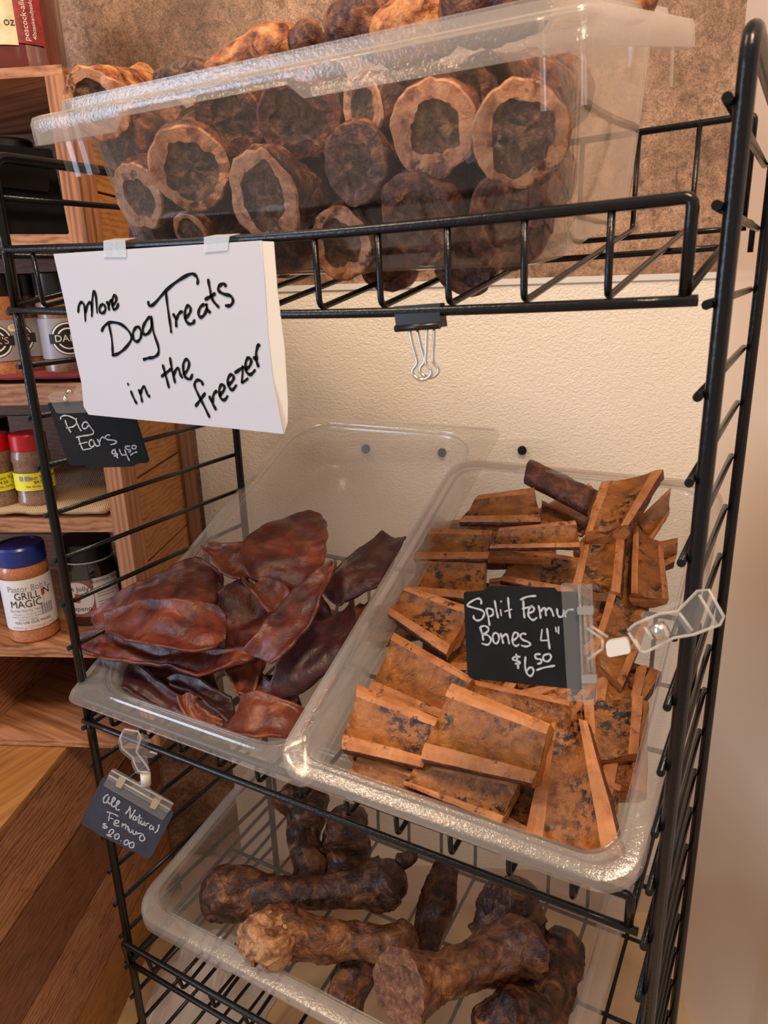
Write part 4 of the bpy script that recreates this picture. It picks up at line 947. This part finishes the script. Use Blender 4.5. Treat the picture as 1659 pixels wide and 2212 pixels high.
# ---- dark sign hanging outside the left ladder, top
PD = Plane((-0.20, 2, 1.5), Vector((1, 0, 0)))
PID = lambda x, y: (x, y)
s4 = thing('chalk_sign', PD.hit(60, 500), 'blank black sign board hung outside the rack ladder at upper left', 'sign')
px_plate(s4, 'board', PID, [(-150,300),(112,322),(150,506),(-150,505)], PD, 0, -0.03, 'chalk_black', 0.06)
px_plate(s4, 'clip_body', PID, [(-60,322),(98,338),(104,415),(-60,398)], PD, 0.0, 0.05, 'clip_black', 0.08)

# ================================================================== BINDER CLIP
PBc = Plane((8.5, -0.12, 0), Vector((0, -1, 0)))
bc = thing('binder_clip', PBc.hit(905, 820), 'black binder clip with silver handle on the front wire of the top shelf', 'clip')
Pk = lambda x, y: (420+x/1.9988, 600+y/1.9988)
tl_, tr_, br_, bl_ = [PBc.hit(*Pk(*p)) for p in ((848, 125), (1052, 110), (1056, 215), (872, 225))]
b = MB()   # triangular prism body, ridge up around the wire
ins = Vector((0, 0.26, 0))
b.hexa([bl_, br_, br_+ins*1.0, bl_+ins*1.0, tl_+ins*0.25, tr_+ins*0.25, tr_+ins*0.75, tl_+ins*0.75]); b.build('body', 'clip_black', bc)
b = MB(); b.tube([PBc.hit(*Pk(868, 220)), PBc.hit(*Pk(1060, 205))], 0.045, 8); b.build('rolled_edge', 'clip_black', bc)
for dy in (0.0, 0.22):
    b = MB(); hp = [(928, 222), (945, 300), (962, 365), (944, 395), (946, 420), (975, 440), (1008, 432), (1024, 405), (1000, 368), (1002, 300), (1004, 215)]
    b.tube(catmull([PBc.hit(*Pk(*p))+Vector((0, dy, 0)) for p in hp], 4), 0.022, 8); b.build('handle', 'steel', bc)

# ================================================================== CLEAR STRIP WITH SCREWS ON THE WALL
st = thing('mounting_strip', WF(8, NW-0.08, -5.3), 'clear strip screwed to the white wall panel behind the trays', 'strip')
b = MB(); b.box((4.2, NW-0.15, -5.35), (11.4, NW-0.075, -4.62), WF); b.build('plate', 'acrylic_sheet', st)
for (x, y) in ((1128, 973), (955, 978), (790, 970)):
    p = Plane(WF(0, NW-0.15, 0), NV).hit(x, y); w_ = p.dot(WV)
    b = MB(); b.tube([WF(w_, NW-0.07, p.z), WF(w_, NW-0.20, p.z)], 0.14, 14); b.build('screw', 'clip_black', st)

# ================================================================== WOODEN SHELF UNIT (left)
WL = -11.0
su = thing('wooden_shelf_unit', WF(-4, 7, -12.5), 'reddish wooden shelf unit holding jars at the left', 'shelf')
def wbox(o, name, lo, hi, mat):
    b = MB(); b.box(lo, hi, WF); return b.build(name, mat, o)
wbox(su, 'shelf_board', (WL, 4.10, 4.86), (-0.24, NW, 5.07), 'wood_x')
for zt, zb_ in ((1.68, 1.37), (-1.85, -2.38), (-5.39, -5.77), (-9.13, -9.51), (-12.23, -12.47)):
    wbox(su, 'shelf_board', (WL, 4.10, zb_), (-0.66, NW-0.2, zt), 'wood_x')
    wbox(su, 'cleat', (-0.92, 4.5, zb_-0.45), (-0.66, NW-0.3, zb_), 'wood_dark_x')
wbox(su, 'front_stile', (-0.66, 4.10, -12.47), (-0.22, 5.0, 4.86), 'wood_z')
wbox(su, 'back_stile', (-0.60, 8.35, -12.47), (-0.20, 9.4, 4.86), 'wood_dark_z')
zs = [4.86, 2.6, 0.2, -2.2, -4.6, -7.02, -9.45, -12.47]
for a_, b_ in zip(zs[:-1], zs[1:]):
    wbox(su, 'side_board', (-0.62, 5.0, b_+0.03), (-0.30, 8.35, a_-0.03), 'wood_gold_y')
wbox(su, 'side_backing', (-0.64, 4.9, -12.4), (-0.50, 9.8, 4.8), 'gap_dark')
zz = 4.8
while zz > -12.4:
    z2 = max(-12.4, zz-2.1)
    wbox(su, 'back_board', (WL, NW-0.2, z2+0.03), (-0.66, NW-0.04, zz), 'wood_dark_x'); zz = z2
wbox(su, 'divider', (-6.1, 4.3, -12.23), (-5.7, NW-0.3, -9.51), 'wood_y')
# base cabinet under it, deeper than the shelf unit
bc_ = thing('wooden_base_cabinet', WF(-8, 4, ZF), 'wooden base cabinet with horizontal board side under the shelf unit', 'cabinet')
wbox(bc_, 'top_board', (-7.2, -4.5, -12.70), (-3.10, NW-0.2, -12.50), 'wood_gold_y')
wbox(bc_, 'top_board', (WL, -4.5, -12.70), (-7.25, NW-0.2, -12.50), 'wood_y')
seams = [-12.70, -15.35, -18.1, -20.85, -23.45]
for i, (a_, b_) in enumerate(zip(seams[:-1], seams[1:])):
    wbox(bc_, 'side_board', (-3.5, -4.5, b_+0.035), (-3.15, NW-0.1, a_-0.035), ('wood_y', 'wood_dark_y')[i % 2] if i != 3 else 'wood_gold_y')
wbox(bc_, 'carcass', (WL, -4.4, ZF), (-3.45, NW-0.15, -12.72), 'gap_dark')
# mats
def mat_slab(name, lo, hi, mat, label, amp=0.04):
    b = MB(); (w0, n0, z0), (w1, n1, z1) = lo, hi; N = 40; M = 10
    g = []
    for i in range(N+1):
        g.append([b.vert(WF(w0+(w1-w0)*i/N, n0+(n1-n0)*j/M+0.04*math.sin(i*1.7), z1+amp*math.sin(i*1.3+j*0.8))) for j in range(M+1)])
    for i in range(N):
        for j in range(M): b.face((g[i][j], g[i+1][j], g[i+1][j+1], g[i][j+1]), 0, True)
    o = b.build(name, mat)
    sd = o.modifiers.new('thickness', 'SOLIDIFY'); sd.thickness = (z1-z0)*S; sd.offset = -1 if True else 1
    return tag(o, label, 'mat')
mat_slab('straw_mat', (WL, 4.15, -5.385), (-0.8, 9.3, -5.28), 'straw', 'straw mat under the red-capped spice shakers', 0.015)
mat_slab('straw_mat', (WL, 4.15, 1.685), (-0.8, 9.3, 1.80), 'straw', 'straw mat on the shelf behind the blank black sign', 0.015)
mat_slab('red_placemat', (WL, 4.12, -1.845), (-0.8, 9.0, -1.74), 'cloth_red', 'red woven placemat under the grey-labelled shakers', 0.012)

# ---- jars
def text_verts(body, size, align='CENTER', xs=1.0):
    cu = bpy.data.curves.new('t', 'FONT'); cu.body = body; cu.size = size; cu.align_x = align; cu.align_y = 'CENTER'; cu.resolution_u = 3
    ob = bpy.data.objects.new('t', cu); COL.objects.link(ob)
    dg = bpy.context.evaluated_depsgraph_get()
    me = bpy.data.meshes.new_from_object(ob.evaluated_get(dg), depsgraph=dg)
    vs = [(v.co.x*xs, v.co.y) for v in me.vertices]; fs = [list(p.vertices) for p in me.polygons]
    bpy.data.objects.remove(ob); bpy.data.curves.remove(cu); bpy.data.meshes.remove(me)
    return vs, fs
class Cyl:
    """label surface on an upright jar; u = arc length from the camera-facing line, v = height"""
    def __init__(s, c, r_): 
        s.c = Vector(c); s.r = r_; d = CAM-s.c; s.a0 = math.atan2(d.y, d.x)
    def pt(s, u, v, lift=0.0):
        a = s.a0+u/s.r
        return s.c+Vector((math.cos(a)*(s.r+lift), math.sin(a)*(s.r+lift), v))
    def patch(s, o, u0, u1, v0, v1, mat, lift=0.01, name='label_band', n=24):
        b = MB(); A = [b.vert(s.pt(u0+(u1-u0)*i/n, v0, lift)) for i in range(n+1)]; B = [b.vert(s.pt(u0+(u1-u0)*i/n, v1, lift)) for i in range(n+1)]
        for i in range(n): b.face((A[i], A[i+1], B[i+1], B[i]), 0, True)
        return b.build(name, mat, o, recalc=False)
    def text(s, o, body, u, v, size, mat, lift=0.02, rot=False, xs=1.0):
        vs, fs = text_verts(body, size, xs=xs); b = MB()
        for x, y in vs:
            if rot: x, y = -y, x
            b.vert(s.pt(u+x, v+y, lift))
        for f in fs: b.face(f)
        return b.build('lettering', mat, o, recalc=False)
    def disc(s, o, u, v, ru, rv, mat, lift=0.015, inner=0.0, name='emblem', n=28):
        b = MB(); A = [b.vert(s.pt(u+ru*math.cos(2*math.pi*i/n), v+rv*math.sin(2*math.pi*i/n), lift)) for i in range(n)]
        if inner:
            B = [b.vert(s.pt(u+inner*ru*math.cos(2*math.pi*i/n), v+inner*rv*math.sin(2*math.pi*i/n), lift)) for i in range(n)]
            for i in range(n): b.face((A[i], A[(i+1) % n], B[(i+1) % n], B[i]))
        else:
            prev = A
            for q in (0.75, 0.5, 0.25):
                cur = [b.vert(s.pt(u+q*ru*math.cos(2*math.pi*i/n), v+q*rv*math.sin(2*math.pi*i/n), lift)) for i in range(n)]
                for i in range(n): b.face((prev[i], prev[(i+1) % n], cur[(i+1) % n], cur[i]))
                prev = cur
            b.face(prev)
        return b.build(name, mat, o, recalc=False)
def shelf_c(px, n, z):
    p = Plane(NV*n, NV).hit(*px); return WF(p.dot(WV), n, z)
def jar(name, c, prof, fill, cap_prof, cap_mat, label, cat, group=None):
    o = thing(name, c, label, cat, group)
    b = MB(); b.lathe(c, prof, 32); b.build('jar_body', fill, o)
    if cap_prof:
        b = MB(); b.lathe(c, cap_prof, 32); b.build('cap', cap_mat, o)
    return o
# big sauce jars on the top board
for k, (px, n, r_, lab) in enumerate((((38, 100), 5.5, 1.02, 'jar of dark red sauce with cream and red label on the top board'), ((60, 100), 7.9, 0.95, 'dark sauce jar standing behind the labelled one on the top board'))):
    c = shelf_c(px, n, 5.08)
    o = jar('sauce_jar', c, [(r_*0.9, 0), (r_, 0.12), (r_, 0.3), (r_*0.985, 0.36), (r_*0.985, 3.4), (r_*0.8, 3.9)], 'sauce_red', [(r_*0.82, 3.85), (r_*0.85, 4.4)], 'cap_black', lab, 'jar')
    if k == 0:
        cy_ = Cyl(c, r_)
        cy_.patch(o, -1.6, 0.03, 0.55, 3.0, 'label_cream'); cy_.patch(o, 0.03, 0.62, 0.60, 3.0, 'label_red', 0.011)
        cy_.text(o, 'peacock-alley.com', 0.22, 1.28, 0.17, 'ink_white', rot=True); cy_.text(o, '40steakandseafood.com', 0.40, 1.28, 0.12, 'ink_white', rot=True)
        cy_.patch(o, -0.6, -0.14, 1.55, 1.80, 'ink_red', 0.02); cy_.text(o, '12 oz', -0.25, 1.0, 0.24, 'ink_black')
        cy_.text(o, 'NORTH ST', -0.35, 2.75, 0.14, 'ink_black')
# black-lidded jar behind the blank sign
c = shelf_c((22, 330), 5.6, 1.81)
jar('spice_jar', c, [(0.5, 0), (0.55, 0.06), (0.55, 1.55), (0.5, 1.65)], 'spice_tan', [(0.52, 1.62), (0.55, 1.66), (0.55, 2.05), (0.5, 2.1)], 'cap_black', 'black-capped spice jar behind the blank black sign', 'jar')
# grey labelled shakers
GR = [((14, 800), 4.95, 'spice_orange', 'front shaker with grey round-logo label at the left edge on the red placemat'),
      ((84, 790), 6.2, 'spice_red', 'shaded grey-labelled shaker between two others on the red placemat'),
      ((150, 800), 5.3, 'spice_tan', 'grey-labelled shaker nearest the paper sign on the red placemat')]
for k, (px, n, f, lab) in enumerate(GR):
    c = shelf_c(px, n, -1.735); r_ = 0.57
    o = jar('spice_shaker', c, [(r_*0.93, 0), (r_, 0.06), (r_, 0.30), (r_*0.97, 0.34), (r_*0.97, 1.6), (r_, 1.66), (r_*0.98, 1.85), (r_*0.9, 2.0)], f, [(r_*0.9, 1.98), (r_*0.93, 2.02), (r_*0.93, 2.5), (r_*0.85, 2.54)], 'cap_black', lab, 'shaker', 'grey-labelled shakers')
    cy_ = Cyl(c, r_)
    cy_.patch(o, -0.9, 0.9, 0.42, 1.42, 'label_grey')
    u = (-0.15, -0.42, 0.10)[k]
    cy_.disc(o, u, 0.92, 0.42, 0.42, 'ink_black', 0.014); cy_.disc(o, u, 0.92, 0.40, 0.40, 'ink_white', 0.018, 0.9); cy_.disc(o, u, 0.92, 0.27, 0.27, 'ink_white', 0.018, 0.86)
    cy_.patch(o, u-0.46, u+0.46, 0.80, 1.04, 'ink_black', 0.022, 'emblem_band'); cy_.text(o, "DAK'S", u, 0.92, 0.24, 'ink_white' if k == 2 else 'ink_pink', 0.03)
    if k < 2:
        cy_.disc(o, 0.34, 1.22, 0.14, 0.09, 'ink_white', 0.015, name='sticker'); cy_.disc(o, 0.34, 1.25, 0.09, 0.04, 'ink_yellow', 0.022, name='sticker')
# red capped shakers
for k, (px, n, lab) in enumerate((((0, 1060), 4.9, 'red-capped spice shaker cut by the left photo edge, yellow Yum Yum label'), ((78, 1050), 5.0, 'red-capped spice shaker behind the rack upright, yellow label'), ((-2, 1000), 7.4, 'spice shaker in the shade behind the red-capped pair'))):
    c = shelf_c(px, n, -5.27); r_ = 0.50
    o = jar('spice_shaker', c, [(r_*0.93, 0), (r_, 0.06), (r_, 0.26), (r_*0.96, 0.30), (r_*0.96, 1.25), (r_, 1.3), (r_*0.95, 1.5), (r_*0.86, 1.62)], 'spice_tan', [(r_*0.88, 1.56), (r_*0.93, 1.60), (r_*0.93, 1.98), (r_*0.88, 2.02)], 'cap_red' if k < 2 else 'cap_black', lab, 'shaker', 'yellow-labelled shakers')
    if k < 2:
        cy_ = Cyl(c, r_); cy_.patch(o, -0.75, 0.75, 0.52, 1.0, 'label_yellow')
        cy_.text(o, 'Cajun Yum Yum', 0.05 if k == 0 else 0.2, 0.87, 0.13, 'ink_black'); cy_.text(o, '$4.50', 0.1, 0.75, 0.12, 'ink_black')
        cy_.text(o, 'Salt, Spices, Garlic', 0.05, 0.64, 0.08, 'ink_black')
        if k == 1: cy_.patch(o, -0.40, -0.30, 0.80, 0.93, 'ink_grey', 0.02, 'emblem'); cy_.patch(o, -0.25, -0.12, 0.80, 0.93, 'ink_grey', 0.02, 'emblem')
# Pastor Bob's
c = shelf_c((70, 1330), 4.78, -9.12); r_ = 0.66
o = jar('seasoning_jar', c, [(r_*0.93, 0), (r_, 0.06), (r_, 0.30), (r_*0.97, 0.36), (r_*0.97, 1.95), (r_, 2.02), (r_*0.98, 2.2), (r_*0.9, 2.32)], 'spice_orange', [(r_*0.94, 2.26), (r_*0.99, 2.30), (r_*0.99, 2.74), (r_*0.93, 2.80), (r_*0.80, 2.80), (r_*0.80, 2.78)], 'cap_blue', 'blue-capped seasoning jar with a white Grillin Magic label', 'jar')
cy_ = Cyl(c, r_)
cy_.patch(o, -1.2, 1.0, 0.42, 1.92, 'label_white')
cy_.text(o, "Pastor Bob's", 0.0, 1.66, 0.25, 'ink_grey', xs=0.85); cy_.text(o, "GRILL", -0.05, 1.44, 0.30, 'ink_black', xs=0.85); cy_.text(o, "N'", 0.52, 1.46, 0.30, 'ink_black'); cy_.patch(o, 0.33, 0.40, 1.36, 1.55, 'ink_red', 0.02, 'emblem'); cy_.patch(o, 0.36, 0.375, 1.1, 1.36, 'ink_grey', 0.02, 'emblem')
cy_.text(o, "MAGIC", -0.10, 1.20, 0.30, 'ink_black', xs=0.9)
cy_.text(o, 'Secret family recipe', -0.10, 1.02, 0.12, 'ink_grey'); cy_.text(o, 'Chicken or Chops or Fish', -0.12, 0.91, 0.07, 'ink_grey'); cy_.text(o, 'Steaks or Burgers or Potatoes', -0.12, 0.83, 0.07, 'ink_grey'); cy_.text(o, 'Salads or Veggies', -0.12, 0.75, 0.07, 'ink_grey')
cy_.text(o, 'YOU USE OUR MAGIC', 0.0, 0.65, 0.10, 'ink_black'); cy_.text(o, 'www.grillinmagic.org', 0.0, 0.51, 0.14, 'ink_pink')
for k in range(5): cy_.patch(o, 0.26+k*0.075, 0.31+k*0.075, 0.80, 1.10, 'ink_grey', 0.02, 'emblem')
# Jolly Jalapeno
c = shelf_c((205, 1310), 6.0, -9.12); r_ = 0.86
o = jar('pickle_jar', c, [(r_*0.8, 0), (r_*0.92, 0.1), (r_, 0.3), (r_, 1.55), (r_*0.95, 1.78), (r_*0.82, 1.95), (r_*0.80, 2.0)], 'pickle_dark', [(r_*0.84, 1.98), (r_*0.86, 2.0), (r_*0.86, 2.5), (r_*0.80, 2.56)], 'cap_black', 'squat dark pickle jar with black lid and a round Jolly Jalapeno label', 'jar')
b = MB(); b.lathe(c, [(r_*0.87, 1.94), (r_*0.87, 1.985)], 32, cap=False); b.build('seal_ring', 'label_white', o)
cy_ = Cyl(c, r_)
cy_.patch(o, -1.3, 0.10, 0.36, 1.50, 'label_photo'); cy_.patch(o, 0.04, 0.85, 0.42, 1.52, 'label_white', 0.014)
cy_.disc(o, -0.42, 0.95, 0.44, 0.50, 'label_white', 0.016); cy_.text(o, 'The Jolly', -0.45, 1.24, 0.21, 'ink_black'); cy_.text(o, 'Jalapeno', -0.42, 0.62, 0.21, 'ink_black'); cy_.patch(o, -0.50, -0.36, 0.82, 1.10, 'ink_red', 0.025, 'emblem')
cy_.text(o, 'Nutrition Facts', 0.42, 1.42, 0.15, 'ink_black')
for k in range(9): cy_.patch(o, 0.12, 0.72-0.1*(k % 3), 1.28-k*0.085, 1.30-k*0.085-(0.02 if k in (0, 5) else 0), 'ink_grey' if k not in (0, 5) else 'ink_black', 0.02, 'print_line')

# ================================================================== BAG ON THE FLOOR
b = MB(); rn = random.Random(9); g = []
NU, NVv = 34, 26
for i in range(NU+1):
    row = []
    for j in range(NVv+1):
        u, v = i/NU, j/NVv
        e = (math.sin(math.pi*u)*math.sin(math.pi*v))**0.5
        p = WF(-2.4+u*4.6, 0.9+v*6.4, ZF+0.06)
        q = p*0.45
        z = e*(1.7+1.1*fbm(q, 2)+0.9*abs(fbm(q*2.3, 3)))
        row.append(b.vert(p+Vector((0.4*fbm(q+Vector((5, 0, 0))), 0.4*fbm(q+Vector((0, 5, 0))), max(0.0, z)))))
    g.append(row)
for i in range(NU):
    for j in range(NVv): b.face((g[i][j], g[i+1][j], g[i+1][j+1], g[i][j+1]), 0, False)
tag(b.build('plastic_bag', 'bag_film'), 'crumpled white plastic bag lying on the floor under the rack', 'bag')

for o in bpy.data.objects:
    if '_o' in o.keys(): del o['_o']
